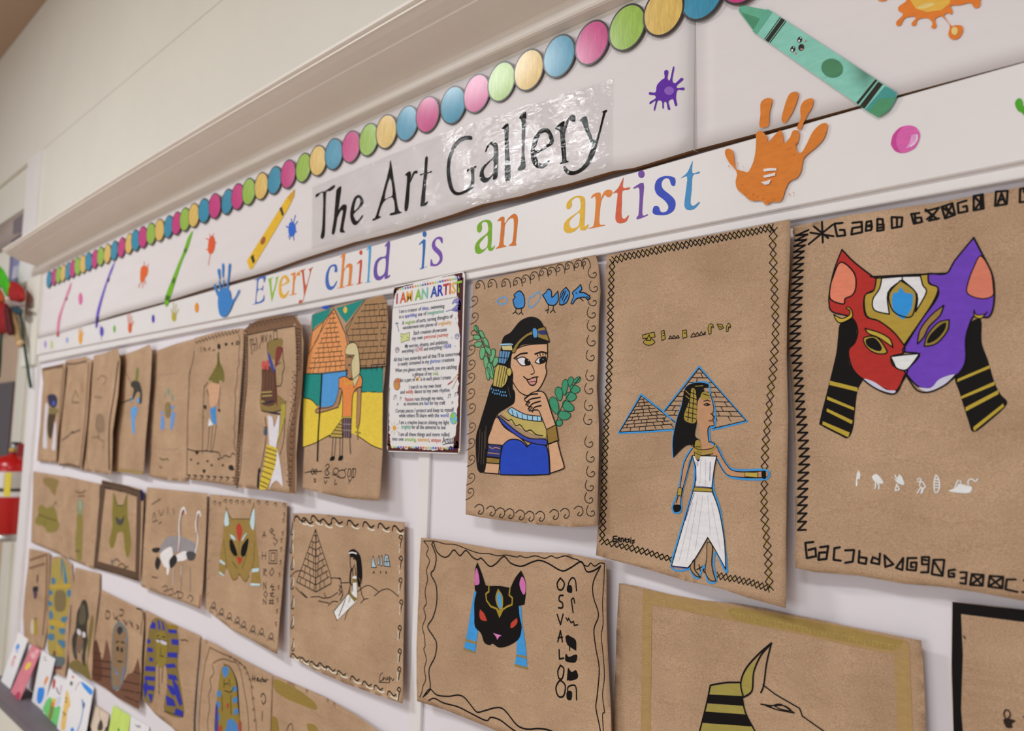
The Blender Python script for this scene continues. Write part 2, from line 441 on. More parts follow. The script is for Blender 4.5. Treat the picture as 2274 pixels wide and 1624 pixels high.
panel('banner_panel', 'smooth white paper covered panel behind the teal crayon and big orange splat', '1539.2,333.6 1700,291.6 1990,212.6 2274,136.6', None, U_R, Flat(.0185), .012)
# paper edge that overlaps at the joint
# ================================================================ title, border and stickers on the panels
class Over:
    def __init__(s, base, d): s.b = base; s.d = d
    def off(s, u, v): return s.b.off(u, v)+s.d
FE = (400, 200, 3.1233); FL = (900, 0, 2.953); FT = (1550, 0, 3.141); FTL = (50, 420, 4.06); FZ = (1000, 380, 5.685); FB = (1974, 100, 4.51)
class SealLam:                     # rippled clear film
    def off(s, u, v): return BOW.off(u, v)+.0018+.0008*math.sin(23*u+9*v)*math.sin(31*v-6*u)+.0006*math.sin(61*u+37*v)
LAM = SealLam()
def film():
    m = bpy.data.materials.new('clear_laminating_film'); m.use_nodes = True; nt = m.node_tree
    for n in list(nt.nodes): nt.nodes.remove(n)
    out = nt.nodes.new('ShaderNodeOutputMaterial'); mx = nt.nodes.new('ShaderNodeMixShader')
    tr = nt.nodes.new('ShaderNodeBsdfTransparent'); tr.inputs[0].default_value = (.99, .99, .99, 1)
    gl = nt.nodes.new('ShaderNodeBsdfGlossy'); gl.inputs['Roughness'].default_value = .03
    fr = nt.nodes.new('ShaderNodeFresnel'); fr.inputs[0].default_value = 1.5
    tc = nt.nodes.new('ShaderNodeTexCoord'); mp = nt.nodes.new('ShaderNodeMapping'); mp.inputs['Scale'].default_value = (.9, 1, 2.2); mp.inputs['Rotation'].default_value = (0, .5, 0)
    nz = nt.nodes.new('ShaderNodeTexNoise'); nz.inputs['Scale'].default_value = 38; nz.inputs['Detail'].default_value = 3; nz.inputs['Distortion'].default_value = 1.2
    bp = nt.nodes.new('ShaderNodeBump'); bp.inputs['Strength'].default_value = .45; bp.inputs['Distance'].default_value = .003
    nt.links.new(tc.outputs['Object'], mp.inputs[0]); nt.links.new(mp.outputs[0], nz.inputs['Vector']); nt.links.new(nz.outputs[0], bp.inputs['Height'])
    nt.links.new(bp.outputs[0], gl.inputs['Normal']); nt.links.new(bp.outputs[0], fr.inputs['Normal'])
    sc = nt.nodes.new('ShaderNodeMath'); sc.operation = 'MULTIPLY'; sc.inputs[1].default_value = .42; nt.links.new(fr.outputs[0], sc.inputs[0])
    nt.links.new(sc.outputs[0], mx.inputs[0]); nt.links.new(tr.outputs[0], mx.inputs[1]); nt.links.new(gl.outputs[0], mx.inputs[2]); nt.links.new(mx.outputs[0], out.inputs[0])
    return m
M_film = film()
def letters(root, surf, items, lay=.0004):
    for ch, fr, col, polys in items:
        k = Ink(surf, fr, lay)
        for p in polys:
            if isinstance(p, tuple) and p[0] == 'dot': k.dot(col, *p[1:])
            elif isinstance(p, tuple): k.f(col, p[0], n=3, holes=p[1:])
            else: k.f(col, p, n=3)
        if col == 'k':                 # heavy printed weight
            for p in polys: k.l('k', 1.3, p[0] if isinstance(p, tuple) else p, True, True, 3)
        k.build('letter', root)
def laminated(name, label, corners, items):
    q = [on(LAM, x, y) for x, y in corners]
    V = []; F = []; n, m = 60, 34
    for j in range(m+1):
        for i in range(n+1):
            a = i/n; b = j/m
            u = (q[0][0]*(1-a)+q[1][0]*a)*(1-b)+(q[3][0]*(1-a)+q[2][0]*a)*b
            v = (q[0][1]*(1-a)+q[1][1]*a)*(1-b)+(q[3][1]*(1-a)+q[2][1]*a)*b
            V.append((u, -LAM.off(u, v), ZC+v))
    for j in range(m):
        for i in range(n): a = j*(n+1)+i; F.append([a, a+n+1, a+n+2, a+1])
    o = mesh_ob(name, V, F, [M_film]); tag(o, label, 'sign')
    letters(o, BOW, items)
    return o
laminated('laminated_sign', 'clear laminated sheet reading The Art in tall black letters', [(692, 414), (979, 296), (979, 478), (690, 553)], [
 ('t', FE, 'k', ["940,742 948,722 1005,702 1065,662 1070,675 1040,700 1012,712 1006,860 1000,1012 975,1022 987,940 992,715 955,735"]),
 ('h', FE, 'k', ["1088,690 1116,672 1106,760 1095,840 1072,985 1052,990 1066,900 1082,720", "1090,850 1125,800 1150,800 1152,830 1130,960 1142,985 1112,985 1110,960 1130,840 1112,838 1088,885"]),
 ('e', FE, 'k', [("1262,800 1268,760 1240,730 1205,755 1180,850 1190,915 1220,935 1265,880 1262,872 1228,912 1208,890 1203,858", "1207,838 1215,780 1232,748 1248,762 1240,805")]),
 ('a', FE, 'k', [("1455,505 1462,505 1488,680 1512,830 1535,850 1460,868 1462,855 1490,840 1475,745 1410,775 1375,870 1392,880 1338,905 1340,893 1358,875 1410,700 1450,545", "1418,752 1472,728 1455,610")]),
 ('r', FE, 'k', ["1560,590 1590,565 1600,590 1592,650 1580,815 1556,828 1568,700 1575,600", "1595,640 1615,575 1640,560 1645,575 1625,580 1605,620"]),
 ('t', FE, 'k', ["1700,475 1716,470 1712,572 1742,562 1740,575 1711,588 1698,760 1694,785 1720,775 1700,800 1672,805 1668,785 1690,590 1668,595 1668,582 1692,577"])])
laminated('laminated_sign', 'clear laminated sheet reading Gallery, with bright glare on its film', [(979, 296), (1360, 173), (1355, 369), (979, 478)], [
 ('g', FL, 'k', ["432,895 436,915 400,915 350,940 310,1010 292,1100 300,1180 315,1240 340,1262 380,1255 428,1215 430,1120 408,1125 408,1112 460,1090 462,1100 450,1110 448,1225 400,1262 345,1280 310,1265 285,1220 272,1130 280,1040 310,960 360,905 400,893"]),
 ('a', FL, 'k', [("525,990 535,960 560,935 590,935 606,960 608,1060 606,1110 602,1165 575,1180 576,1150 540,1190 510,1195 490,1170 490,1130 515,1085 575,1035 582,980 570,955 545,965 530,995", "515,1120 522,1160 545,1165 575,1130 577,1056 540,1080")]),
 ('l', FL, 'k', ["632,845 674,812 676,900 680,1000 690,1165 655,1180 654,1000 650,858"]),
 ('l', FL, 'k', ["748,770 790,735 786,860 780,1000 788,1100 738,1115 760,1060 765,900 762,790"]),
 ('e', FL, 'k', [("858,1012 965,945 965,890 935,845 890,850 850,890 828,960 825,1040 845,1085 880,1105 915,1095 945,1060 940,1050 905,1075 875,1065 862,1035", "858,990 866,930 890,880 925,870 942,905 940,940")]),
 ('r', FL, 'k', ["985,840 1040,795 1043,850 1050,960 1055,1050 1072,1060 1015,1075 1030,1050 1022,960 1015,870 1000,850", "1042,850 1060,790 1090,755 1112,765 1112,800 1095,795 1070,800 1045,880"]),
 ('y', FL, 'k', ["1145,790 1185,765 1205,850 1240,925 1262,890 1298,745 1290,735 1320,722 1318,735 1310,745 1262,930 1230,1040 1175,1110 1110,1145 1060,1140 1040,1110 1045,1090 1075,1120 1125,1120 1180,1070 1210,1000 1222,950 1175,840 1160,800"])])
# ---- words stuck on the lettered board
FASC = Flat(.018)
def word(nm, label, px, items):
    u, v = unproj(px[0], px[1], .018)
    r = empty('lettering_decal', (u, -.0181, ZC+v), label, 'lettering', 'words of the motto')
    n0 = set(COL.objects); letters(r, FASC, items, .0003)
    for o in set(COL.objects)-n0: child(o, r)
word('every', 'the word Every in many colours, beside the blue handprint', (560, 675), [
 ('e', FE, '4A67B2', ["520,1315 590,1288 588,1330 580,1335 575,1308 545,1318 540,1380 568,1372 572,1358 578,1358 572,1398 566,1385 538,1395 530,1470 570,1455 580,1425 585,1428 578,1468 508,1490 508,1482 520,1475 532,1325 520,1322"]),
 ('v', FE, '8DB83A', ["605,1315 640,1300 640,1308 632,1315 640,1410 665,1318 658,1305 682,1292 680,1302 640,1455 632,1455 615,1325"]),
 ('e', FE, 'E0A93A', [("703,1362 755,1335 755,1310 735,1285 712,1290 690,1325 682,1380 690,1430 712,1447 735,1435 755,1395 750,1392 725,1420 708,1410 703,1375", "703,1350 712,1310 728,1305 737,1330")]),
 ('r', FE, 'D98A3A', ["770,1275 800,1265 798,1300 815,1265 830,1262 828,1290 812,1285 797,1320 790,1410 805,1408 803,1418 760,1425 760,1418 775,1410 782,1290 770,1288"]),
 ('y', FE, 'BF5B38', ["830,1255 868,1240 866,1248 858,1255 872,1360 900,1262 888,1248 920,1228 918,1238 910,1250 860,1440 845,1472 828,1482 822,1468 835,1455 848,1460 858,1420 848,1300 842,1265"])])
word('child', 'the word child in many colours', (725, 645), [
 ('c', FE, '4468B4', ["1085,1215 1090,1260 1070,1262 1072,1230 1055,1225 1038,1245 1028,1300 1038,1355 1060,1360 1085,1325 1088,1332 1070,1370 1045,1388 1020,1378 1007,1335 1012,1275 1035,1225 1062,1210"]),
 ('h', FE, 'D5813B', ["1115,1155 1145,1130 1135,1240 1160,1208 1185,1205 1195,1230 1185,1345 1200,1345 1198,1353 1150,1362 1150,1355 1165,1345 1172,1240 1160,1230 1138,1255 1128,1360 1140,1362 1138,1370 1092,1378 1092,1370 1108,1362 1125,1165 1115,1168"]),
 ('i', FE, 'C4523A', ["1230,1200 1262,1180 1250,1330 1262,1330 1260,1340 1225,1350 1225,1342 1236,1335 1245,1205 1230,1210", ('dot', 1253, 1128, 11, 17)]),
 ('l', FE, '4A98CC', ["1295,1105 1325,1085 1310,1320 1322,1322 1320,1330 1285,1340 1285,1332 1298,1322 1308,1112 1295,1115"]),
 ('d', FE, '6A4FA0', [("1422,1075 1455,1050 1448,1170 1440,1285 1455,1280 1450,1300 1418,1312 1420,1290 1395,1315 1365,1320 1345,1295 1342,1245 1355,1190 1385,1160 1425,1150 1432,1085 1422,1088", "1365,1250 1372,1200 1395,1175 1425,1172 1420,1260 1395,1290 1375,1288")])])
word('is', 'the word is in blue and purple', (932, 592), [
 ('i', FE, '3468B0', ["1660,1065 1702,1040 1690,1225 1708,1222 1706,1230 1665,1245 1665,1235 1675,1225 1682,1070 1660,1075", ('dot', 1695, 1000, 14, 21)]),
 ('s', FE, '7450A8', ["1818,1025 1820,1060 1812,1062 1800,1038 1780,1035 1768,1060 1775,1085 1810,1120 1820,1160 1812,1195 1780,1220 1745,1222 1735,1215 1738,1175 1745,1178 1755,1205 1780,1205 1800,1175 1790,1145 1755,1110 1745,1075 1758,1040 1790,1018"])])
word('an', 'the word an in green and orange, its feet smeared', (1055, 560), [
 ('a', FZ, '76A82C', [("335,735 345,680 390,635 450,615 500,625 525,670 524,760 522,860 515,960 535,965 555,940 562,945 545,985 515,1010 480,1000 468,965 425,1010 370,1045 325,1035 308,985 320,920 370,855 470,775 475,690 460,650 425,640 395,665 400,720 380,770 350,775", "365,925 405,870 468,810 468,940 425,985 385,985")]),
 ('n', FZ, 'CC7430', ["590,632 640,580 680,585 685,660 735,590 800,540 840,560 852,620 845,700 835,800 825,905 830,940 740,945 742,935 780,900 790,840 800,750 800,620 780,595 740,610 690,680 680,800 670,920 705,945 700,955 578,982 582,970 615,930 632,780 640,640 620,630"])])
word('artist', 'the word artist in many colours, left of the orange handprint', (1255, 518), [
 ('a', FZ, 'DDB040', [("1465,440 1480,390 1540,335 1620,310 1680,325 1700,370 1700,460 1698,560 1690,690 1715,690 1742,672 1745,682 1720,730 1680,750 1640,740 1628,700 1580,750 1500,785 1445,765 1430,710 1450,640 1520,575 1635,490 1640,380 1620,335 1570,340 1530,380 1535,430 1500,480 1470,475", "1500,650 1540,590 1630,525 1625,670 1580,715 1520,715")]),
 ('r', FZ, 'DA8440', ["1775,335 1810,290 1880,270 1900,300 1895,355 1935,270 1985,235 2035,245 2042,285 2010,330 1970,320 1950,300 1905,380 1885,530 1880,650 1900,680 1942,678 1940,690 1752,727 1755,715 1805,690 1825,560 1835,360 1815,320 1790,340"]),
 ('t', FZ, 'CF6245', ["2055,275 2120,210 2178,95 2186,95 2180,210 2265,205 2250,235 2172,255 2166,400 2160,520 2170,590 2205,600 2245,560 2252,570 2225,630 2170,658 2115,655 2085,610 2088,520 2100,400 2110,280 2060,282"]),
 ('i', FL, '7550A0', ["1500,1228 1562,1200 1558,1310 1555,1410 1588,1405 1585,1415 1520,1440 1520,1420 1530,1400 1535,1240 1500,1238", ('dot', 1548, 1142, 21, 26)]),
 ('s', FL, '3F52B8', ["1765,1165 1768,1215 1745,1215 1730,1175 1700,1172 1680,1200 1690,1240 1750,1290 1772,1330 1760,1380 1715,1408 1650,1410 1622,1395 1630,1355 1660,1355 1675,1390 1710,1388 1725,1355 1700,1315 1650,1275 1635,1230 1650,1180 1700,1155"]),
 ('t', FL, '4A8CC0', ["1810,1165 1850,1130 1880,1062 1884,1062 1882,1135 1928,1125 1925,1138 1885,1152 1878,1240 1870,1330 1890,1350 1925,1325 1928,1335 1895,1370 1855,1378 1830,1350 1840,1250 1848,1160 1812,1168"])])
# ---- border of touching card dots, sold in strips
DOTC = dict(b='3489A8', m='C03A7C', g='93B548', y='D8B462')
def dotmat(c):
    return mat('card_dot_'+c, DOTC[c], rough=.28, spec=.5, noise=.22, nscale=40, stretch=(6, 1, 1.2))
M_rim = mat('card_dot_rim', '2C2426', rough=.35, spec=.5)
R_DOT = .0326
def dotmesh(name, u, v, off, c, parent, tilt):
    V = []; F = []; fm = []; n = 32
    for ri, (r, z) in enumerate(((R_DOT, .0), (R_DOT, -.0012), (R_DOT-.0028, -.0013))):
        for i in range(n):
            a = 2*math.pi*i/n; x = r*math.cos(a); zz = r*math.sin(a)
            V.append((x, z-tilt*(zz+R_DOT)*.06+tilt*.03*x, zz))
    for k in range(2):
        for i in range(n):
            j = (i+1) % n; F.append([k*n+i, k*n+j, (k+1)*n+j, (k+1)*n+i][::1]); fm.append(0)
    V.append((0, -.0013-tilt*R_DOT*.06-.0007*tilt, 0)); cidx = len(V)-1
    for i in range(n): F.append([2*n+i, 2*n+(i+1) % n, cidx]); fm.append(1)
    o = mesh_ob(name, V, F, [M_rim, dotmat(c)], fm, smooth=False)
    for p in o.data.polygons[2*n:]: p.use_smooth = True
    o.location = (u, -off, ZC+v); child(o, parent); return o
def strip(label, ds, off, rnd):
    q = [unproj(x, y, off) for x, y, c in ds]
    r = empty('border_strip', (q[0][0], -off, ZC+q[0][1]), label, 'bulletin board border', 'dotted border strips')
    for (u, v), (x, y, c) in zip(q, ds): dotmesh('dot', u, v, off, c, r, rnd.uniform(.2, 1.6))
rn = random.Random(4)
strip('border strip of coloured dots at the far left end under the crown', [(110, 621, 'b'), (121, 616, 'm'), (131.5, 611.5, 'g'), (141.5, 607, 'y'), (152, 602.5, 'b'), (163, 597.5, 'm'), (175, 592, 'g'), (187, 587, 'y'), (199, 581.5, 'b'), (212, 576, 'm'), (225.5, 570, 'g'), (240, 564, 'y'), (255, 557, 'b'), (271, 550, 'm')], .0228, rn)
strip('border strip of coloured dots above the purple and green crayons, starting with a yellow dot', [(288, 541.5, 'y'), (304, 534.5, 'b'), (320, 527.5, 'm'), (338, 520, 'g'), (357, 512, 'y'), (375.5, 504, 'b'), (394, 496.5, 'm'), (413, 488, 'g'), (433, 479, 'y'), (456, 469, 'b'), (480, 458.5, 'm')], .0236, rn)
strip('border strip of coloured dots above the yellow crayon and the words The Art', [(506, 448.5, 'b'), (530, 437.5, 'm'), (555, 426.5, 'g'), (582.5, 414, 'y'), (611, 401, 'b'), (642, 387.5, 'm'), (675, 373, 'g'), (709.5, 358, 'y'), (744.5, 343.5, 'b'), (782, 327, 'm'), (820.5, 311, 'g'), (861.5, 294, 'y'), (906.5, 275, 'b'), (953, 256, 'm')], .0228, rn)
strip('border strip of large coloured dots above the word Gallery, running off the top', [(1009.5, 235, 'b'), (1061, 209, 'm'), (1116, 182.5, 'g'), (1177, 157, 'y'), (1244, 126, 'b'), (1316, 96, 'm'), (1394.5, 62.5, 'g'), (1476.5, 28, 'y'), (1561, -10, 'b'), (1652, -48, 'm'), (1752, -90, 'g')], .0236, rn)
# ---- stickers
PAN = Over(BOW, .0008); PAN2 = Flat(.0196); FAS = Flat(.0186)
def sticker(name, label, cat, fr, surf, col, outline, parts=(), group=None, extra=None, smooth=True):
    if isinstance(outline, tuple):
        k = Ink(surf, fr, 0).dot(col, *outline)
    else: k = Ink(surf, fr, 0).f(col, outline, smooth)
    if extra: extra(k)
    o = k.build(name); tag(o, label, cat, group)
    lv = k.lay+4e-5
    for nm, c, shapes in parts:
        for s_ in shapes:
            lv += 4e-5; q = Ink(surf, fr, lv)
            if isinstance(s_, tuple) and s_[0] == 'line': q.l(c, s_[1], s_[2])
            elif isinstance(s_, tuple): q.dot(c, *s_)
            else: q.f(c, s_, False)
            q.build(nm, o)
    return o
sticker('crayon_sticker', 'large teal crayon sticker with a tiny smiling face, across the panel joint', 'sticker', FT, Flat(.0215), '84C3B2', "490,65! 1345,620! 1382,648 1385,680 1330,770 1255,820! 1165,765! 380,218!",
 [('tip', '62A98C', ["282,75 290,50 305,36 475,68 490,68 385,215 380,205"]), ('tip_shade', '4B8B6A', ["300,85 330,95 432,128 395,212 380,200"]), ('collar', '5FA58C', ["475,66 490,65 520,85 410,238 380,218"]),
  ('band', '2C2A22', ["572,118 576,121 466,277 461,274", "582,125 607,140 492,295 470,280", "612,144 617,147 503,300 498,297", "1237,553 1250,560 1118,728 1103,718", "1258,570 1288,587 1160,758 1128,738"]),
  ('end_cap', '46938E', ["1305,600 1345,620 1382,648 1385,680 1330,770 1255,820 1165,765"]), ('end_shade', '4F9068', ["1262,690 1378,678 1330,770 1255,820 1185,777"]),
  ('spot', '4C8460', [(935, 475, 76, 66, 15)]), ('eye', '23201C', [(709, 277, 16, 21, 20), (661, 343, 16, 21, 20)]), ('eye_glint', 'E8E8E6', [(705, 285, 7, 9), (716, 266, 4, 5), (657, 351, 7, 9), (668, 332, 4, 5)]),
  ('mouth', '2E2A24', [(719, 330, 19, 24, 20)]), ('tongue', 'C07A80', [(722, 343, 10, 7)]), ('cheek', 'C98A92', [(748, 284, 8, 5, -40), (680, 372, 8, 5, -40)])])
sticker('dot_sticker', 'round shiny pink bubble sticker right of the orange handprint', 'sticker', FB, FAS, 'D462A8', "20,980 40,900 105,830 195,805 270,825 310,890 300,960 260,1030 190,1070 120,1082 60,1060 25,1010",
 [('shade', 'BF478F', ["20,980 40,900 105,830 150,818 110,850 80,900 70,970 85,1030 120,1082 60,1060 25,1010"]), ('sheen', 'E29CCB', ["225,905 255,893 290,890 295,940 250,1005 165,1040 205,985"]), ('glint', 'F0D4E8', [('line', 3, "280,905 275,960 218,1015")])])
def fingers(k):
    k.f('D07A30', "437,720 470,688 505,685 518,705 500,780 495,860 480,885 430,885 435,800;620,690 645,650 680,640 700,650 695,690 665,770 630,830 605,860 583,840 590,790;720,730 745,700 790,685 805,700 795,750 765,800 735,860 715,905 690,890 715,830 712,770")
    rr = random.Random(3)
    for i in range(46):
        a = rr.uniform(0, 6.28); x = 500+rr.gauss(0, 1)*40+math.cos(a)*220; y = 1170+math.sin(a)*230
        if 600 < x < 760 and 950 < y < 1120 or y > 1330 or (x < 330 and y > 1120): k.dot('D07A30', x, y, rr.uniform(2, 7), rr.uniform(2, 7))
sticker('handprint_sticker', 'large orange handprint right of the word artist', 'sticker', FT, Flat(.0208), 'D07A30', "405,930 440,915 480,950 490,990 545,930 580,910 595,960 600,1000 640,960 665,910 705,920 700,985 685,1010 695,1060 725,1060 760,1000 800,920 850,870 890,858 903,880 880,960 830,1020 770,1070 735,1110 720,1190 690,1240 640,1265 610,1320 580,1400 510,1410 475,1430 440,1400 370,1400 320,1360 275,1320 262,1270 270,1200 215,1130 190,1080 192,1045 220,1038 245,1065 255,1130 270,1180 320,1195 350,1200 385,1130 400,1060 405,980",
 [('bare_patch', 'DAD6D6', ["455,1180 500,1172 545,1173 548,1190 500,1192 460,1197", "455,1225 500,1215 540,1203 537,1225 490,1235 460,1240", "440,1270 480,1262 510,1250 495,1285 465,1290"])], extra=fingers)
sticker('splat_sticker', 'big orange paint splat sticker at the top right', 'sticker', FT, PAN2, 'D9792F', "1455,0 1400,45 1400,75 1430,95 1415,120 1385,150 1385,175 1410,180 1425,155 1445,125 1500,115 1520,125 1490,160 1495,178 1520,175 1530,140 1570,125 1610,130 1635,160 1627,190 1650,198 1664,180 1655,150 1660,125 1698,110! 1755,175 1745,240 1775,275 1820,265 1848,220 1840,180 1795,175 1765,178 1714,108! 1740,90 1770,100 1775,75 1765,40 1830,35 1900,20 1930,55 1965,45 1972,0 1990,-60 1900,-90 1850,-160 1800,-250 1700,-200 1600,-260 1500,-200 1380,-180 1350,-100 1420,-60",
 [('glossy_middle', 'E3AC48', ["1480,0 1520,60 1600,85 1700,70 1760,20 1740,-80 1600,-120 1500,-80"]), ('glint', 'E8C27A', [(1590, 40, 60, 16, -15), (1790, 215, 22, 30)]), ('drop', 'D9792F', [(1285, -4, 32, 12)])])
sticker('splat_sticker', 'green splat sticker cut by the right edge', 'sticker', FT, FAS, '4FA02A', "2210,720 2235,685 2262,700 2272,745 2290,720 2360,700 2420,780 2380,860 2300,840 2262,790 2230,770")
sticker('splat_sticker', 'purple paint splat sticker above the y of Gallery', 'sticker', FL, PAN, '5E2A9E', "1650,560 1680,525 1700,510 1698,470 1712,458 1724,470 1718,512 1735,525 1754,443 1763,445 1750,525 1770,545 1806,513 1822,515 1818,527 1780,560 1785,578 1826,574 1826,591 1785,590 1775,625 1775,650 1782,688 1768,692 1755,650 1725,665 1736,714 1722,717 1712,672 1695,670 1693,710 1685,706 1683,668 1655,660 1636,722 1629,716 1640,660 1605,682 1604,668 1640,645 1635,625 1600,620 1602,604 1640,605", [('sheen', '8A5CB8', [(1730, 595, 32, 28)])])
sticker('crayon_sticker', 'yellow crayon sticker left of the words The Art', 'sticker', FE, PAN, 'DDB02C', "795,685 790,740 745,830 500,1240 482,1245 462,1185 740,745", [('band', '3A341E', ["688,822 705,808 720,865 708,875", "488,1160 508,1140 520,1190 505,1205"]), ('tip', 'C99A2C', ["795,685 790,735 765,775 742,745"]), ('spot', '9A5A2A', [(575, 1045, 15, 30, 20)])], smooth=False)
def rays(col, w, st): return lambda k: k.l(col, w, st)
sticker('splat_sticker', 'small blue paint splat sticker left of the words The Art', 'sticker', FE, PAN, '2F62C4', "755,930 770,915 790,925 800,950 797,990 780,1015 760,1010 750,980", extra=rays('2F62C4', 2.2, "775,920 770,895;785,920 798,870;800,930 812,912;750,955 735,945;758,1005 752,1018;765,1015 757,1034;785,1012 788,1040;800,980 806,984"))
sticker('splat_sticker', 'red orange splat sticker with a long drip, above the blue handprint', 'sticker', FE, PAN, 'D4572E', "195,1060 205,1025 225,1010 240,1040 240,1090 225,1130 200,1135 192,1100", extra=rays('D4572E', 1.6, "210,1130 195,1215;225,1010 232,995;200,1040 180,1030;240,1060 250,1060;195,1110 180,1105;208,1020 205,1000"))
sticker('splat_sticker', 'orange splat sticker between the purple and green crayons', 'sticker', FTL, PAN, 'D4632F', "1065,720 1090,690 1130,710 1125,770 1105,800 1095,835 1065,835 1060,790", extra=rays('D4632F', 2, "1070,835 1045,885;1090,830 1080,890;1100,700 1095,660;1125,700 1135,680;1110,830 1105,860"))
sticker('crayon_sticker', 'green crayon sticker left of the blue handprint', 'sticker', FTL, PAN, '6DAA22', "1535,375 1520,440 1490,540 1440,650 1390,800 1330,990 1295,1060 1280,1020 1290,960 1340,830 1400,680 1450,560 1490,440", [('band', '3F6A1C', ["1452,548 1475,525 1482,560 1462,580", "1345,825 1370,790 1378,835 1350,860", "1292,955 1332,965 1322,1010 1284,1002"])])
sticker('crayon_sticker', 'thin purple crayon sticker', 'sticker', FTL, PAN, '6650B8', "830,655 815,720 760,860 700,1080 670,1245 655,1220 670,1100 720,930 780,760 810,690", [('band', '3A2A55', ["665,1160 690,1150 682,1200 662,1212", "768,805 785,795 780,835 765,840"])])
sticker('crayon_sticker', 'pink crayon sticker at the far left', 'sticker', FTL, PAN, 'CF7A9A', "440,840 430,910 380,1030 340,1180 325,1310 305,1320 318,1170 370,1020 415,890", [('band', '8A4A6A', ["385,985 405,970 402,1000 388,1010"]), ('tip', 'B5555A', ["308,1290 330,1285 325,1330 305,1330"])])
sticker('splat_sticker', 'pink splat sticker between the pink and purple crayons', 'sticker', FTL, PAN, 'CF6A9C', (522, 990, 18, 55))
sticker('handprint_sticker', 'blue handprint left of the word Every', 'sticker', FE, Flat(.0208), '3B7CC0', "268,1400 290,1380 320,1370 345,1400 350,1440 362,1455 385,1428 405,1385 411,1395 392,1435 368,1475 345,1530 310,1575 275,1560 262,1500 262,1450",
  extra=lambda k: k.f('3B7CC0', "232,1355 245,1350 255,1385 270,1420 262,1435 245,1400;258,1250 275,1245 278,1310 270,1310;268,1330 275,1325 285,1390 275,1395;290,1208 303,1215 300,1295 292,1295;297,1320 303,1320 303,1375 298,1375;335,1215 350,1210 342,1290 332,1370 322,1370 330,1300"))
sticker('dot_sticker', 'small orange dot sticker beside the blue handprint', 'sticker', FE, FAS, 'E08A30', (115, 1510, 14, 35))
def hand(label, col, x, y, rx, ry, fs): sticker('handprint_sticker', label, 'sticker', FTL, FAS, col, (x, y, rx, ry), extra=rays(col, 2.4, fs))
hand('small olive yellow handprint below the green crayon', 'ADA23C', 1365, 1155, 21, 40, "1350,1125 1340,1085;1360,1115 1362,1030;1375,1115 1385,1040;1385,1130 1405,1085")
hand('small orange red handprint between two tiny dots', 'CF5A30', 968, 1255, 17, 45, "955,1220 948,1140;968,1210 965,1120;980,1220 985,1150;985,1230 1000,1195")
hand('small orange yellow handprint below the pink splat', 'DD9A38', 522, 1345, 18, 55, "512,1300 505,1270;522,1295 520,1250;530,1300 538,1268;535,1320 548,1300")
sticker('dot_sticker', 'small indigo dot sticker between the orange red and olive handprints', 'sticker', FTL, FAS, '4A3AA8', (1178, 1170, 13, 38))
sticker('dot_sticker', 'small green dot sticker left of the orange red handprint', 'sticker', FTL, FAS, '6DAA42', (828, 1262, 11, 34))
sticker('splat_sticker', 'small purple splat sticker under the purple crayon', 'sticker', FTL, FAS, '5A48B0', (714, 1285, 18, 45), extra=rays('5A48B0', 1.6, "712,1320 710,1362;704,1250 698,1235"))
sticker('dot_sticker', 'small pale blue dot sticker right of the pink crayon tip', 'sticker', FTL, FAS, '8A9AC8', (402, 1363, 10, 25))
sticker('dot_sticker', 'small pale green mark left of the pink crayon tip', 'sticker', FTL, FAS, 'B9C27C', (262, 1405, 11, 38))
sticker('dot_sticker', 'small lilac dot sticker at the far left end of the board', 'sticker', FTL, FAS, '9A86CC', (205, 1400, 10, 33))
# ================================================================ the drawings on brown paper
def along(P, t):
    L = [0]
    for a, b in zip(P, P[1:]): L.append(L[-1]+math.hypot(b[0]-a[0], b[1]-a[1]))
    d = t*L[-1]
    for i in range(len(P)-1):
        if d <= L[i+1] or i == len(P)-2:
            f = (d-L[i])/max(1e-9, L[i+1]-L[i]); return (P[i][0]+(P[i+1][0]-P[i][0])*f, P[i][1]+(P[i+1][1]-P[i][1])*f, math.atan2(P[i+1][1]-P[i][1], P[i+1][0]-P[i][0]))
def raw(st, fr): return [(p[0], p[1]) for p in pts(st, fr)]
def zigzag(k, col, w, a, b, n, pw=1.0):
    A = raw(a, k.fr); B = raw(b, k.fr); P = []
    for i in range(n*2+1):
        t = (i/(2*n))**pw; q = along(A if i % 2 else B, t); P.append(q[:2])
    k.lpx(col, P, w)
def xchain(k, col, w, path, n, h, fill=None, seed=0):
    P = raw(path, k.fr); r = random.Random(seed); h = h/k.fr[2]
    for s in (1, -1):
        Q = []
        for i in range(n+1):
            x, y, a = along(P, i/n); d = h*(1 if (i % 2) else -1)*s*r.uniform(.85, 1.2)
            Q.append((x-math.sin(a)*d, y+math.cos(a)*d))
        k.lpx(col, Q, w)
    for i in range(n):                # gold pen in some of the diamonds
        if r.random() < .6:
            x, y, a = along(P, (i+.5)/n); x2, y2, a2 = along(P, (i+1)/n); L = math.hypot(x2-x, y2-y)*.8; c, d = math.cos(a), math.sin(a); q = h*.75
            k.fpx('A88C4C', [(x-c*L+d*0, y-d*L), (x-d*q*.9, y+c*q*.9), (x+c*L, y+d*L), (x+d*q*.9, y-c*q*.9)])
            k.lay -= 4e-5
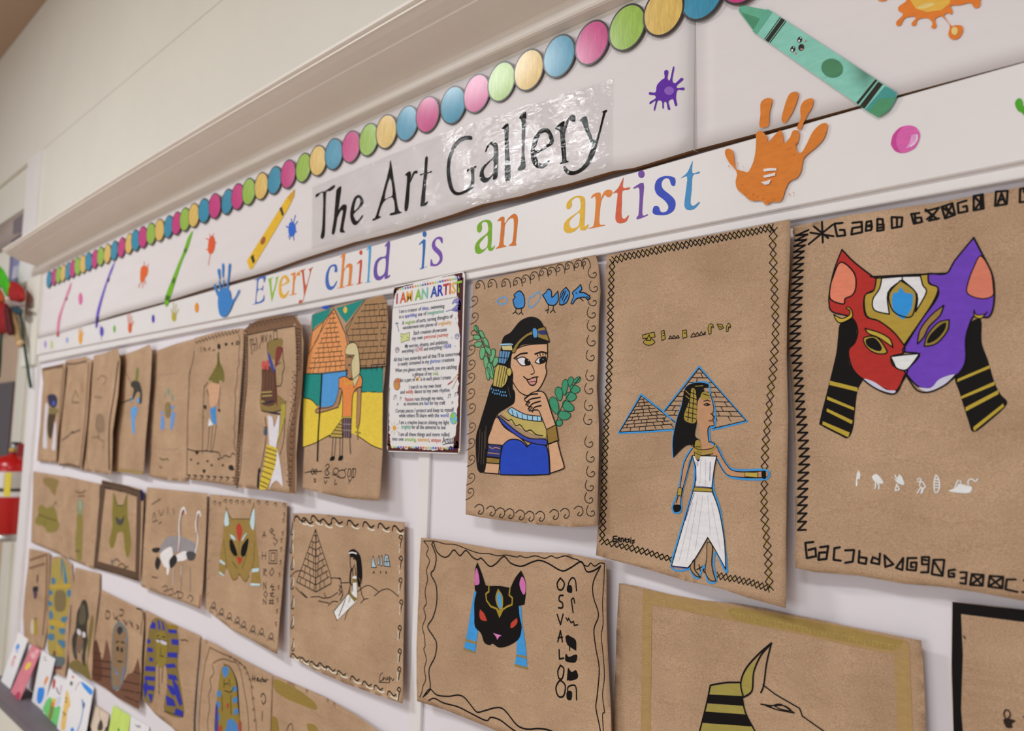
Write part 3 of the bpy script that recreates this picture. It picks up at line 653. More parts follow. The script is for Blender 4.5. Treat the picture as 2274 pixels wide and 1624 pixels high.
def bricks(k, col, w, apex, left, right, rows, nb=5, ridge=None, skip=0, seed=1):
    """courses and joints of a drawn pyramid between its two edges"""
    r = random.Random(seed); f = k.fr
    A = raw(apex, f)[0]; Lp = raw(left, f)[0]; Rp = raw(right, f)[0]
    rp = raw(ridge, f)[0] if ridge else None
    pr = None
    for i in range(1, rows+1):
        t = i/rows
        a = (A[0]+(Lp[0]-A[0])*t, A[1]+(Lp[1]-A[1])*t); b = (A[0]+(Rp[0]-A[0])*t, A[1]+(Rp[1]-A[1])*t)
        pl = [a]
        if rp: pl.append((A[0]+(rp[0]-A[0])*t, A[1]+(rp[1]-A[1])*t))
        pl.append(b)
        if i < rows and i > skip: k.lpx(col, pl, w)
        if pr and i > skip:
            m = max(1, round(nb*t))
            for j in range(m+(i % 2)):
                s = (j+(.5 if i % 2 else 1))/(m+.5)+r.uniform(-.04, .04)
                if 0.04 < s < .96:
                    p, q = along(pr, s), along(pl, s); k.lpx(col, [p[:2], q[:2]], w)
        pr = pl
def hooks(k, col, w, spots, shape, size):
    for x, y in [tuple(map(float, c.split(','))) for c in spots.split()]:
        k.l(col, w, ' '.join('%.1f,%.1f' % (x+a*size, y+b*size) for a, b in shape), n=4)
HOOK = [(-.6, .95), (.15, .55), (.5, 0), (.4, -.5), (0, -.6), (-.3, -.3), (-.15, .05), (.12, -.05)]
ARCH = [(-.6, .55), (-.62, -.1), (-.25, -.65), (.3, -.6), (.62, -.05), (.7, .6)]
ACURL = [(-.6, .2), (-.5, .5), (-.1, .35), (.02, -.05), (-.2, -.3), (-.35, -.02)]
LOOP = [(-.35, -1.0), (-.62, -.2), (-.35, .45), (.25, .6), (.62, .2), (.45, -.2), (.1, -.05)]
SCAL = [(-.8, -.2), (-.25, -.62), (.35, -.35), (.45, .35), (.05, .8), (-.3, .6), (-.05, .25)]
G1 = 'brown paper drawings'
def art(label, fr, outline, smooth=False, **k): return Sheet('kraft_drawing', label, fr, outline, 'drawing', G1, None, smooth, **k)
# ---- two-coloured cat mask, far right of the top row
FA = (1730, 380, 2.522); FA2 = (1730, 980, 2.522); FX = (0, 0, 1)
s = art('brown paper drawing of a half red half purple cat mask', FX, '1763,503 1888,477 2087,449 2274,414 2420,386 2425,900 2430,1362 2274,1335 2166,1315 2087,1303 2007,1297 1908,1279 1809,1271 1766,1262 1764,1234 1766,1202 1764,980 1760,895 1754,815 1748,740 1750,660 1758,578 1764,530 1760,515', base=.003, bot=.018, left=.006, top=.003, wav=.0025, seed=2)
k = s.ink(FA)
zigzag(k, 'k', 4.2, '95,350 85,430 80,520 70,650 65,850 60,1000 80,1100 90,1250 100,1400 115,1600 105,1750 105,1900 105,2035', '165,330 140,440 135,520 130,650 125,800 118,920 125,1050 130,1130 140,1280 155,1420 165,1530 170,1620 160,1760 155,1900 150,2010', 41, 1.13)
k.build('zigzag_border', s.ob)
k = s.ink(FA)
k.l('k', 4.6, "165,410 300,300;175,345 305,365;240,285 245,400;195,310 275,375", False)
k.l('k', 5, "355,290 310,295 325,365 370,360 365,330 340,330;410,290 462,285 465,340;465,310 410,320 405,355 465,342;490,285 485,335 515,330 520,310 495,308;490,285 515,280 518,300 500,306;550,268 550,335 585,330 585,300 555,300;550,268 580,270 582,298;560,318 578,315;630,260 632,320 685,310 690,260 630,258;660,262 660,315;785,235 740,240 755,295 800,285 795,260 770,262;760,245 765,290;820,215 885,270;820,225 895,205 840,278 895,265;828,270 862,240;910,200 970,180 985,245 930,265 910,200;915,205 980,245;970,185 935,255;935,200 960,240;1050,165 1000,180 1005,235 1055,225 1050,195 1030,200;1090,140 1140,130 1145,210 1090,220 1090,140;1095,145 1125,175 1100,210;1130,140 1130,205;1215,115 1280,110 1275,185 1210,195 1215,115;1225,185 1245,125 1265,175;1228,165 1260,155;1350,100 1440,85;1350,100 1348,175 1430,165;1370,110 1400,160", False)
k.build('top_lettering', s.ob)
k = s.ink(FA2)
k.l('k', 5, "192,565 147,570 155,655 207,645 203,600 165,610;230,595 275,588 265,660 220,665 225,625 268,622;340,595 310,600 305,665 345,670;370,612 420,610 412,675 370,682;450,615 445,680 485,688 490,655 450,650;565,630 560,690 515,680 525,650 560,665;590,640 595,705 640,690 590,640;695,655 655,710 690,722 695,655;770,655 720,655 715,720 765,725 770,680 740,680 738,705 752,705;800,650 840,650 835,735 795,735;800,650 800,690 838,690;812,665 826,668;865,665 925,665 915,755 855,745 865,665;865,670 915,750;985,720 950,725 950,760 980,760 980,742 965,742;1015,735 1050,735 1045,800 1015,795;1048,765 1020,768;1080,745 1145,750 1140,810 1070,805 1080,745;1085,750 1135,805;1140,755 1080,800;1180,755 1255,760 1250,825 1172,815 1180,755;1185,765 1245,820;1250,765 1180,810;1325,775 1275,775 1268,830 1335,845;1372,780 1420,785 1410,855 1362,845", False)
k.build('bottom_lettering', s.ob)
k = s.ink(FA2)
k.f('w', "430,248 434,190 445,166 455,185 452,212 440,214 439,248;520,200 540,184 560,195 585,232 560,238 535,225;640,205 655,215 670,195 685,195 702,238 690,245 665,235 650,218;950,280 990,260 1010,240 1050,248 1080,258 1065,290 1000,288")
k.l('w', 2.6, "540,228 540,264 534,264;548,240 560,242 558,268;650,190 660,215 675,188;660,240 650,278 674,272 664,250;775,215 785,207 796,215 790,230 778,225;790,232 802,225 822,258 800,265 786,250 790,232;790,265 775,290;800,268 795,292;812,262 800,290;872,215 893,215;872,230 895,230;870,245 895,245;870,260 893,260", False)
k.l('w', 2.8, "880,186 898,225 896,270 878,290 868,265 870,220 880,186;985,260 1005,218 1020,235 1005,245;1060,245 1060,222 1080,212 1100,226 1112,212")
k.build('white_hieroglyphs', s.ob)
k = s.ink(FA)
k.f('k', "345,850 420,830 435,900 425,960 390,1010 395,1080 430,1130 470,1165 440,1230 425,1350 415,1440 385,1497 330,1475 235,1425 228,1400 260,1270 290,1150 320,1020 330,930;1060,860 1130,830 1135,960 1170,1060 1205,1180 1240,1250 1277,1305 1180,1400 1090,1462 1060,1400 1010,1240 985,1160 1030,1110 1050,1050 1040,950")
k.f('B39A35', "285,1175 440,1213 440,1236 282,1198;270,1262 420,1325 420,1341 268,1280;268,1330 412,1398 408,1418 266,1347;245,1402 395,1465 388,1492 243,1420;1000,1165 1180,1088 1180,1105 998,1182;1020,1262 1210,1178 1206,1200 1018,1278;1045,1323 1230,1226 1228,1250 1045,1347;1088,1435 1255,1303 1260,1320 1092,1457", False)
k.build('striped_lappet', s.ob, None, [700])
k = s.ink(FA); k.lay += .0002
k.both('AE2C25', 'k', 3.6, "352,440! 420,510 530,595 548,600 540,660 480,700 485,810 560,840 640,900 700,975 695,1020 630,1040 640,1090 690,1115 720,1120 690,1180 650,1235 590,1220 520,1180 470,1165 420,1120 395,1060 390,1000 425,960 440,890 405,820 300,790 280,740 285,660 310,550")
k.both('6B3FB4', 'k', 3.6, "1090,373! 1140,470 1190,570 1205,660 1200,760 1170,820 1095,810 1060,880 1045,950 1045,1060 1010,1130 930,1190 830,1220 770,1200 715,1140 705,1115 750,1080 785,1025 695,1010 720,960 800,830 880,720 890,660 840,625 830,575 935,575 985,500")
k.both('DB8064', 'k', 3.2, "345,510 420,570 430,650 410,695 370,715 360,745 290,720 285,660 300,600")
k.both('D27A62', 'k', 2.6, "1130,475 1185,560 1200,650 1195,700 1130,715 1055,685 1060,620 1090,540")
m = k.build('cat_face', s.ob)
k = s.ink(FA); k.lay += .0005
k.both('AD9138', 'k', 3.2, "545,600! 835,578! 840,630 890,655 865,730 800,830 700,975! 640,900 560,840 490,810 480,700 530,670")
k.both('DEDAE0', 'k', 3, "575,600! 690,590! 690,610! 610,680 618,802! 535,780 525,720 562,660")
k.both('DEDAE0', 'k', 3, "690,590! 792,588! 805,640 825,680 765,788! 772,690 690,610!")
k.both('A58B3C', 'k', 3, "615,690 680,613! 765,680 755,790 720,820 640,785")
k.f('2F90D8', "640,685 662,680 682,648! 705,680 750,688! 742,770 697,832! 652,800 632,740", True)
k.l('k', 3, "510,592 700,582 940,572", False)
k.build('crown_emblem', m)
k = s.ink(FA); k.lay += .0005
k.both('B0963A', 'k', 2.8, "475,935 545,930 600,1000 595,1022 540,1020 490,985"); k.f('k', "486,945 535,935 575,985 560,1010 500,985")
k.both('BBA13A', 'k', 2.8, "482,882! 560,905 620,940 637,988! 560,935 500,910")
k.both('8F7A30', 'k', 2.8, "813,982! 830,920 890,850 952,833! 945,890 900,950 860,975"); k.f('k', "830,965 845,920 900,865 935,850 925,895 880,945")
k.both('96783E', 'k', 2.8, "775,968! 790,890 850,810 922,752! 900,810 840,870 810,930")
k.build('eye_and_brow', m, None, [690])
k = s.ink(FA); k.lay += .0005
k.both('E2DEE2', 'k', 3, "625,1040! 700,1030 787,1023! 750,1075 710,1115 660,1105 640,1070"); k.build('nose', m)
k = s.ink(FA); k.lay += .0005
k.f('C6C4D6', "475,1165 530,1180 600,1225 650,1230 640,1246 540,1215;780,1212 850,1215 900,1165 985,1140 930,1200 840,1237")
k.l('k', 3.4, "470,1168 530,1212 610,1247 662,1236 700,1150 715,1150 770,1226 840,1238 930,1198 990,1142"); k.build('muzzle_line', m)
k = s.ink(FA); k.lay += .0005
k.both('C4A735', 'k', 2.4, "306,803! 350,826 392,808 396,782 376,768 388,762 406,780 408,820 350,850 322,838"); k.build('gold_earring', m)
k = s.ink(FA); k.lay += .0005
k.both('BCA038', 'k', 2.4, "1092,778! 1104,805 1150,803 1164,790! 1132,825 1095,815"); k.build('gold_earring', m)

# ---- standing woman before two pyramids
FG = (1300, 480, 1.804)
s = art('brown paper drawing of a woman in a white dress standing before two pyramids', FG, '85,157 300,113 560,64 820,13 822,60 815,250 808,400 806,560 812,800 806,1100 803,1300 803,1572 650,1530 540,1492 400,1462 330,1440 200,1402 100,1376 42,1360 50,1250 65,1050 75,850 85,600 82,400 80,250', base=.008, bot=.016, right=.012, left=.004, top=.002, wav=.002, seed=5)
k = s.ink()
xchain(k, 'k', 2.3, '108,175 300,134 540,88 755,46', 37, 14, seed=1)
xchain(k, 'k', 2.3, '752,45 752,200 762,440 757,560 740,720 722,920 714,1100 716,1180 732,1380 738,1500', 41, 14, seed=2)
xchain(k, 'k', 2.3, '108,175 102,300 96,600 84,830 76,1000 72,1200 66,1305', 42, 11, seed=3)
xchain(k, 'k', 2.3, '66,1303 200,1335 345,1376', 14, 12, seed=4); xchain(k, 'k', 2.3, '525,1440 640,1462 740,1496', 12, 13, seed=5); xchain(k, 'k', 2.3, '450,1408 480,1420', 2, 10)
k.build('lattice_border', s.ob)
k = s.ink()
for p in ("228,477! 275,465! 279,485! 263,488 278,505 262,517 243,516 232,505 246,490 230,491!", "303,462! 315,458! 320,492! 306,499!", "388,460! 404,456! 406,485! 391,490!", "495,474! 491,450 499,432 510,436 512,448! 504,444 503,470!", "527,433! 546,434! 553,448! 538,456!", "564,462! 566,440 573,430 580,436 580,448! 574,444 571,462!"):
    k.both('gold', 'k', 1.6, p)
k.l('k', 1.6, "245,495 255,475 262,498 243,498;333,492 340,480 347,489 354,478 362,488 370,478 376,488 333,492;422,484 432,468 440,478 448,466 456,478 464,463 472,475 480,463 480,474 422,486;309,470 315,468;309,480 315,478;394,470 401,468;532,440 545,446", False)
k.build('gold_hieroglyphs', s.ob)
k = s.ink(); k.lay = .0003
k.l('blue', 3.4, "133,868 222,714 300,775 362,828;133,871 260,864 362,856;313,782 380,695 455,602 540,700 648,823 510,857", False)
k.l('k', 1.9, "137,864 224,720 362,830;137,866 362,853;318,782 455,610 643,820 510,851", False)
bricks(k, 'k', 1.5, '224,720', '140,864', '362,846', 10, 6, seed=3)
k2 = Ink(s.surf, FG, k.lay); bricks(k2, 'k', 1.5, '455,610', '290,816', '643,822', 11, 5, seed=6)
k.build('small_pyramid', s.ob, None); k2.build('large_pyramid', s.ob)
k = s.ink(); k.lay = .0007
k.l('blue', 4, "402,688 440,668 492,670 500,712 518,770 518,842 498,850 500,905 530,925 562,990 604,1018 724,1018 724,1054 612,1052 562,1034 522,970 512,1090 540,1180 566,1400 558,1420 522,1345 514,1400 524,1462 490,1465 476,1400 452,1452 424,1430 432,1390 412,1416 344,1408 376,1280 412,1160 430,1095 438,1020 426,965 404,1045 384,1125 382,1184 352,1186 350,1160 374,1095 394,985 428,928;352,965 350,900 366,820 388,752 402,688", True, n=3)
k.f('B98B68', "450,735 500,712 516,770 510,800 516,838 490,848 494,905 520,915 560,990 604,1024 718,1022 718,1048 610,1046 560,1030 522,965 428,962 404,1040 384,1122 380,1170 358,1170 378,1095 396,990 430,930 460,925 456,840 447,820")
k.l('k', 1.8, "494,905 520,915 560,990 604,1024 718,1022;718,1048 610,1046 560,1030 522,965;428,962 404,1040 384,1122 380,1170;364,1150 378,1095 396,990 430,930;500,712 514,768 508,796 517,806 510,815 515,838 492,848 494,905", True)
k.f('k', "352,1160 380,1158 382,1178 358,1187;706,1024 722,1022 722,1052 708,1050")
m = k.build('standing_figure', s.ob)
k = s.ink(); k.lay = .0010
k.f('k', "400,690 440,668 488,672 492,686! 470,692 478,712 450,740 445,830 438,880 460,905 462,975 440,975 432,918! 400,922 352,968! 350,900 365,820 385,760")
k.f('9C863C', "425,692 442,702 446,780 440,828 402,822 396,795 416,740;470,705 498,712 492,735 462,730;440,905 460,905 460,968 440,970", True)
k.l('k', 1.6, "418,705 444,715;414,725 446,735;410,745 446,755;406,765 446,775;402,785 444,795;400,803 442,813;422,690 410,820;434,695 428,826;470,712 496,720;440,925 460,925;440,945 460,945", False)
k.l('gold', 1.6, "402,700 418,716;402,720 416,732;440,682 470,680", False)
k.build('headdress', m)
k = s.ink(); k.lay = .0010
k.l('k', 1.8, "474,742 488,738 500,742;474,756 486,750 499,756 486,760 474,756;494,820 512,818;502,790 510,800", False); k.l('k', 2.6, "487,755 491,755"); k.l('7E4A3A', 2.4, "496,821 512,820"); k.build('face', m)
k = s.ink(); k.lay = .0010
k.both('DEDAE2', 'k', 2.2, "428,960! 526,962! 516,1010 506,1092! 438,1087! 443,1020")
k.both('DEDAE2', 'k', 2.2, "432,1102! 508,1105! 535,1180 556,1300 562,1415! 524,1345 490,1288! 440,1372 410,1410! 345,1402! 380,1280 412,1170")
k.l('3C3F94', 1.3, "440,1082 505,1088;443,985 444,1060;452,970 450,1000;436,1110 400,1220;345,1404 408,1412;500,985 498,1060", False)
k.l('BDB8C4', 1.2, "462,975 458,1075;482,975 480,1080;450,1120 405,1380;470,1120 440,1340;490,1120 500,1280;505,1150 540,1340;430,1150 375,1380", False)
k.build('white_dress', m)
k = s.ink(); k.lay = .0012
k.both('A8903A', 'k', 1.8, "436,1086! 507,1091! 510,1106! 430,1102!"); k.build('gold_belt', m); k = s.ink(); k.lay = .0012; k.both('A8903A', 'k', 1.4, "372,1088! 387,1090! 384,1122! 367,1120!"); k.both('B59C48', 'k', 1.2, "638,1026! 690,1028! 690,1048! 638,1044!")
k.build('gold_bracelet', m, None, [500]); k = s.ink(); k.lay = .0012; k.l('A8903A', 3.2, "428,925 455,942 505,938 522,918;434,938 460,954 508,948"); k.l('k', 1.4, "424,920 455,936 506,931 520,914;440,948 470,960 510,952"); k.build('gold_necklace', m)
k = s.ink(); k.lay = .0010
k.both('A58462', 'k', 2, "436,1378 436,1412 448,1432 462,1448! 440,1440 420,1412 426,1390"); k.both('A58462', 'k', 2, "488,1310 508,1322 506,1400 522,1462! 500,1460 480,1425 486,1370"); k.build('foot', m, None, [470])
k = s.ink()
k.l('k', 2.8, "126,1283 112,1284 110,1302 123,1305 124,1294 115,1294;130,1297 138,1294 134,1288 129,1297 139,1304;143,1305 143,1291 150,1291 152,1306;156,1299 164,1297 160,1291 156,1300 165,1308;177,1294 169,1296 176,1303 168,1308;182,1297 181,1310;196,1299 188,1301 195,1307 187,1312", False); k.l('k', 2.4, "182,1290"); k.build('signature', s.ob)

# ---- portrait of the queen
FC = (1000, 550, 2.5775)
s = art('brown paper portrait of a queen in a blue dress with green leaf sprigs', FC, '130,195 300,160 500,112 700,66 832,43 850,110 860,250 850,400 846,600 838,800 850,1000 850,1200 845,1400 838,1592 700,1600 500,1586 300,1562 180,1546 88,1528 90,1400 100,1200 105,1000 92,850 100,700 110,500 125,350', base=.004, bot=.02, right=.01, left=.006, wav=.003, seed=1)
k = s.ink()
hooks(k, '3A2A20', 1.7, "135,305 138,400 132,500 120,585 120,670 118,745 118,835 122,920 122,1030 118,1120 120,1215 118,1320 113,1405", HOOK, 42)
hooks(k, '2A2019', 1.9, "170,215 240,208 318,205 385,198 432,183 482,165 535,143 580,138 628,122 682,108 735,98 775,88", ARCH, 38)
hooks(k, '2A2019', 1.7, "168,215 238,208 316,205 383,198 430,183 480,165 533,143 578,138 626,122 680,108 733,98 773,88", ACURL, 34)
hooks(k, '2A2019', 1.8, "812,150 818,230 812,310 806,380 806,455 805,540 800,625 798,740 792,815 790,910 786,990 792,1120 800,1205 802,1290 795,1370 792,1440 802,1515", LOOP, 38)
hooks(k, '2A2019', 2, "172,1495 238,1505 292,1515 345,1520 405,1528 460,1535 520,1535 600,1525 662,1518 740,1505", SCAL, 40)
k.build('scroll_border', s.ob)
k = s.ink()
k.l('5E9AD2', 3, "270,305 285,290 310,285 325,295 320,315 290,325 270,312 270,305;448,335 445,310 460,280 475,280 490,260 512,258 512,290 490,322 465,342 448,335")
k.both('3E84C6', 'k', 2.4, "358,300! 372,285! 365,270 395,248 418,270 426,310 420,340 395,350 370,342"); k.l('k', 2.2, "378,345 372,368 358,378;372,368 385,380;408,345 405,370 392,382;405,370 415,382", False)
k.both('3E84C6', 'k', 2.4, "528,272! 545,258 560,238 578,250 582,285 615,250! 618,300 595,330 560,325 545,300"); k.l('k', 2.2, "560,325 562,352 545,362;562,352 555,375;590,330 588,355 572,372;588,355 600,372", False)
k.both('3E84C6', 'k', 2.4, "625,325! 632,262 662,228! 682,260 668,310 640,328"); k.l('k', 3, "640,300 660,250;648,312 672,270;634,285 650,250", False)
k.both('3E84C6', 'k', 2.4, "690,318! 705,280 698,258 720,238 745,212! 752,240 738,255 770,260 800,285 785,300! 770,285 735,288 715,300 700,322"); k.l('k', 2, "718,258 724,262"); k.l('k', 2, "740,288 760,305;780,280 798,296", False)
k.build('blue_hieroglyphs', s.ob)
def sprig(label, col, line, stem, leaves, lab):
    k = s.ink()
    for x, y, rx, ry, a in leaves:
        x0, y0, kk = FC; c, d = math.cos(math.radians(a)), math.sin(math.radians(a)); P = []
        for i in range(16):
            t = i*math.pi/8; ex, ey = rx*math.cos(t)*(1-.25*math.sin(t)), ry*math.sin(t); P.append((x0+(x+ex*c-ey*d)/kk, y0+(y+ex*d+ey*c)/kk))
        k.fpx(col, P); k.lpx(line, P, 1.6, True)
    k.l(line, 1.8, stem); k.build('leaf_sprig', s.ob, lab)
sprig('', '67A777', '24402E', "145,450 190,560 225,650 250,750", [(150, 468, 12, 24, -20), (152, 515, 22, 15, 10), (182, 500, 11, 28, -30), (160, 555, 24, 16, -15), (205, 545, 12, 32, -25), (183, 605, 16, 36, 8), (218, 590, 13, 32, -28), (240, 620, 14, 42, 12), (205, 660, 14, 40, -5), (258, 655, 14, 30, 18), (232, 705, 17, 48, -12), (215, 722, 12, 38, -4)], 'pale green leaf sprig behind the hair')
sprig('', '3B8C68', '1D3A2C', "740,745 705,790 660,870 625,940 605,1010", [(726, 760, 24, 14, -38), (688, 768, 15, 28, 12), (712, 812, 30, 24, 22), (655, 800, 17, 46, 6), (690, 855, 30, 26, 20), (622, 838, 21, 40, -10), (672, 910, 38, 26, 40), (596, 905, 24, 52, -18), (650, 962, 38, 26, 10), (622, 1005, 20, 18, 0)], 'dark green leaf sprig right of the elbow')
k = s.ink(); k.lay = .0006
SK = 'CA9E7C'
k.both(SK, 'k', 2, "265,970 310,1030 400,1090 440,1140 350,1100 300,1135 215,1122 235,1040")
k.f(SK, "370,800 420,845 430,880 470,900 520,965 430,955 340,918 370,870;205,1232 280,1238 276,1297 192,1290")
k.l('k', 2.2, "192,1290 276,1297 285,1210;205,1232 192,1290", False)
k.both(SK, 'k', 2.2, "350,610! 390,575 460,555 555,550! 555,620 545,680 550,720 520,790 490,825 445,847 400,830 370,790 345,740 350,700 325,680 322,630")
m = k.build('queen_portrait', s.ob)
k = s.ink(); k.lay = .0009
k.f('k', "345,485 400,420 460,396 510,413 540,465 567,545! 470,550 400,562 352,612! 345,680 360,730 355,800 370,830 365,890 320,920 265,960 230,1040 215,1110 208,1200 195,1282 155,1268 145,1100 170,1000 200,900 230,800 250,760 280,640 300,520")
k.l('5A4A3C', 1.2, "170,1040 160,1230;182,1060 176,1240;196,1050 190,1240;205,1020 200,1150;330,800 345,860", False)
k.build('hair', m)
k = s.ink(); k.lay = .0012
k.both('8E7434', 'k', 1.6, "350,600! 380,545 440,492 530,455 545,470 567,538! 510,518 460,500 400,545 368,604!")
k.f('2D2F66', "505,478 545,474 552,498 512,496"); k.both('4D93CC', 'k', 2, "470,470 485,458 500,478 497,514 476,514")
k.both('C6B780', 'k', 1.4, "290,562! 352,558! 358,590! 300,588!"); k.f('9CC4DC', "290,552 350,550 352,560 292,564")
k.both('5F8DB8', 'k', 1.6, "284,590! 345,594! 330,640 310,668! 274,660!"); k.l('k', 1.8, "298,592 290,664;314,592 304,666;330,594 320,650;280,630 330,634", False)
k.both('B9A558', 'k', 1.6, "272,668! 330,690 322,770 292,805! 244,792! 256,700"); k.l('k', 2, "284,675 262,796;298,680 276,800;312,685 290,800;322,695 306,780", False)
k.both('B9A558', 'k', 1.6, "322,700 340,688 352,710 342,735 325,730")
for i in range(14): k.dot('5A9CD2', 236+(i % 7)*13+(i//7)*6, 808+(i % 7)*3+(i//7)*20+((i*5) % 7), 3.6, 5.5)
k.build('beaded_headband', m)
k = s.ink(); k.lay = .0009
k.l('k', 3.4, "368,632 400,610 440,604;484,610 520,598 550,604", True)
k.both('D8D4D8', 'k', 2.2, "378,640! 415,626 448,648 458,668! 410,676"); k.f('k', "432,634 452,645 460,668 436,676 424,658")
k.both('D8D4D8', 'k', 2.2, "484,655! 508,630 545,626! 545,650 510,666"); k.f('k', "514,634 545,626 544,656 516,664 508,648"); k.l('w', 1.6, "446,648;530,640")
k.l('k', 2, "500,622 494,606;515,618 510,600;530,616 528,598;544,616 545,602;378,640 362,634;384,636 374,626", False)
k.l('k', 1.8, "465,670 480,708 475,722 460,726"); k.l('k', 2.4, "418,738 445,756 475,744 502,740;438,758 455,784 478,788 492,770 494,746")
k.f('C98E84', "445,758 490,750 488,772 468,785 450,775"); k.l('k', 1.2, "448,770 488,766"); k.build('face', m)
k = s.ink(); k.lay = .0011
k.both('93C0DC', 'k', 1.8, "328,932! 350,914! 430,955 520,966! 520,996! 430,986 350,960"); k.l('k', 1.8, "352,930 362,965;380,945 388,975;410,955 414,984;440,962 442,988;470,966 470,990;498,968 498,994", False)
k.f('B7A45E', "300,938 340,952 420,986 530,1000 548,1085 500,1078 420,1045 350,1005"); k.l('k', 2, "285,960 330,990 350,985 375,1020 400,1015 430,1050 460,1045 490,1070 530,1078", True)
k.both('3443A8', 'k', 2, "268,960! 300,985 370,1045 450,1092 545,1098 552,1132! 480,1122 400,1090 310,1022"); k.build('collar', m)
k = s.ink(); k.lay = .0011
k.both('1F42B2', 'k', 2.4, "300,1132! 330,1105 365,1098 405,1108 440,1142! 480,1112 540,1130 560,1180 568,1298! 450,1303 284,1300! 286,1210"); k.build('blue_dress', m)
k = s.ink(); k.lay = .0013
k.both(SK, 'k', 2.2, "425,865! 470,830 520,824 548,852 580,950 605,1020! 550,1042! 520,965 500,930 450,935 470,915 440,905 455,885 430,880")
k.l('k', 3, "425,868 460,842 500,838;432,900 455,870 515,858;445,925 470,895 515,880;468,940 482,915 520,905", True)
k.both(SK, 'k', 2.2, "560,1125! 612,1105! 630,1180 650,1250 640,1268 572,1292! 568,1200"); k.both('8C6E30', 'k', 2, "550,1042! 604,1015! 618,1105! 560,1128!"); k.build('raised_hand', m)
k = s.ink(); k.lay = .0013
k.both('2D2F70', 'k', 2, "218,1125! 292,1132! 286,1204! 208,1196!"); k.both('8C6E30', 'k', 2, "206,1200! 284,1208! 280,1238! 206,1232!"); k.l('B08A60', 1.6, "222,1140 240,1150 260,1145 285,1152;215,1175 280,1182", True); k.l('4A62C8', 1.8, "235,1158;252,1162;268,1164"); k.build('armband', m)

# ---- black cat with blue lappets
FO = (900, 1150, 3.426)
s = art('brown paper drawing of a black cat head with red eyes and a column of letters', FO, '120,152 300,172 500,205 700,240 900,262 1200,268 1350,295 1525,330 1530,400 1530,700 1540,1000 1555,1300 1568,1700 1575,1960 1200,1820 800,1668 600,1582 300,1462 90,1397 85,1250 85,1000 95,700 105,400', base=.004, bot=.012, right=.012, left=.005, wav=.002, seed=3)
k = s.ink()
k.l('k', 2, "140,180 175,230 160,280 185,330 160,400 170,470 150,560 160,650 140,690 155,760 130,830 145,900 150,980 140,1000 160,1080 145,1150 155,1230 135,1280 125,1330 110,1365;140,178 230,180 300,200 380,205 470,240 560,270 640,275 700,290 770,285 850,300 870,290 920,305 990,290 1060,310 1110,290 1150,308 1215,290 1270,310 1320,325 1360,360 1390,370 1410,345 1440,370 1480,345 1515,350;1515,350 1510,500 1500,650 1505,800 1490,900 1500,1000 1515,1200 1500,1350 1515,1480 1500,1500 1510,1700 1510,1900", n=3)
k.l('k', 2.8, "200,205 215,190 240,260 290,300 330,290 370,245 415,290 460,250 510,300 550,320 580,310 640,370 690,350 750,295 800,345 880,370 960,340 1020,325 1090,350 1190,405 1260,380 1340,335 1380,410 1440,400 1485,368;205,210 235,300 220,390 195,430 235,520 238,650 210,760 170,830 210,900 238,960 225,1060 180,1160 190,1300 140,1360;1485,370 1430,490 1430,600 1470,740 1435,850 1450,1000 1475,1150 1460,1350 1450,1450 1480,1600 1490,1700;135,1365 185,1305 240,1350 330,1360 400,1350 450,1370 500,1430 545,1480 600,1470 700,1445 760,1470 850,1580 930,1610 1010,1605 1100,1620 1250,1690;178,1392 220,1375 290,1410 400,1440 500,1490 615,1545 650,1520 720,1540 800,1600 860,1640 960,1690", n=4)
k.build('wavy_border', s.ob)
k = s.ink(); k.lay = .0004
k.f('3E93D4', "525,563 542,572 532,650 525,760 552,850 542,940 532,1022! 448,990! 470,880 490,760 510,640;858,672 880,680 890,800 905,900 920,1020 926,1137! 832,1112! 845,1040 850,940 885,850 870,750")
k.f('8E7A4A', "460,920! 541,945! 538,966! 455,940!;445,990! 530,1022! 528,1034! 440,1004!;845,1040! 922,1055! 922,1073! 840,1053!;832,1112! 928,1140! 931,1157! 828,1127!")
k.build('blue_lappet', s.ob, None, [700])
k = s.ink(); k.lay = .0007
k.f('k', "548,340! 580,420 610,515! 640,520 720,520 800,535! 835,460 880,402! 912,480 915,580 905,662! 862,672! 870,760 885,830 870,910 830,950 770,980 710,988 665,960 640,970 600,950 575,880 530,830 525,740 525,640 540,570 528,540 530,400")
m = k.build('cat_head', s.ob)
k = s.ink(); k.lay = .0009; k.f('C76FA8', "540,385 555,420 564,500 530,515! 527,450;890,448 914,500 912,572 897,586! 875,540 870,490"); k.build('pink_ear', m, None, [720])
k = s.ink(); k.lay = .0009; k.l('9C8228', 3.6, "635,520 636,562 613,580 618,630 650,675 700,695 716,750;718,750 742,700 772,678 812,662 815,610 790,590 796,540", False); k.f('9C8228', "690,690 716,765! 745,688 718,705;706,540! 742,600 740,690 720,708! 695,660 686,600"); k.f('4C98CE', "708,562! 730,600 731,680 718,697! 698,620"); k.build('diadem', m)
k = s.ink(); k.lay = .0009; k.f('B8402E', "568,698! 600,730 622,786! 580,780 564,745;800,838! 806,800 850,763! 852,800 822,835"); k.build('red_eye', m, None, [700])
k = s.ink(); k.lay = .0009; k.f('CF7CB4', "668,878! 733,897! 715,906 700,930! 690,906"); k.build('nose', m)
k = s.ink()
k.l('k', 3.6, "1180,460 1210,500 1195,545 1165,545 1155,500 1180,460;1200,592 1175,595 1170,630 1195,650 1195,685 1165,686;1180,1125 1206,1150 1195,1220 1170,1225 1160,1170 1180,1125;1185,1240 1217,1280 1205,1355 1165,1360 1145,1300 1165,1250 1185,1240")
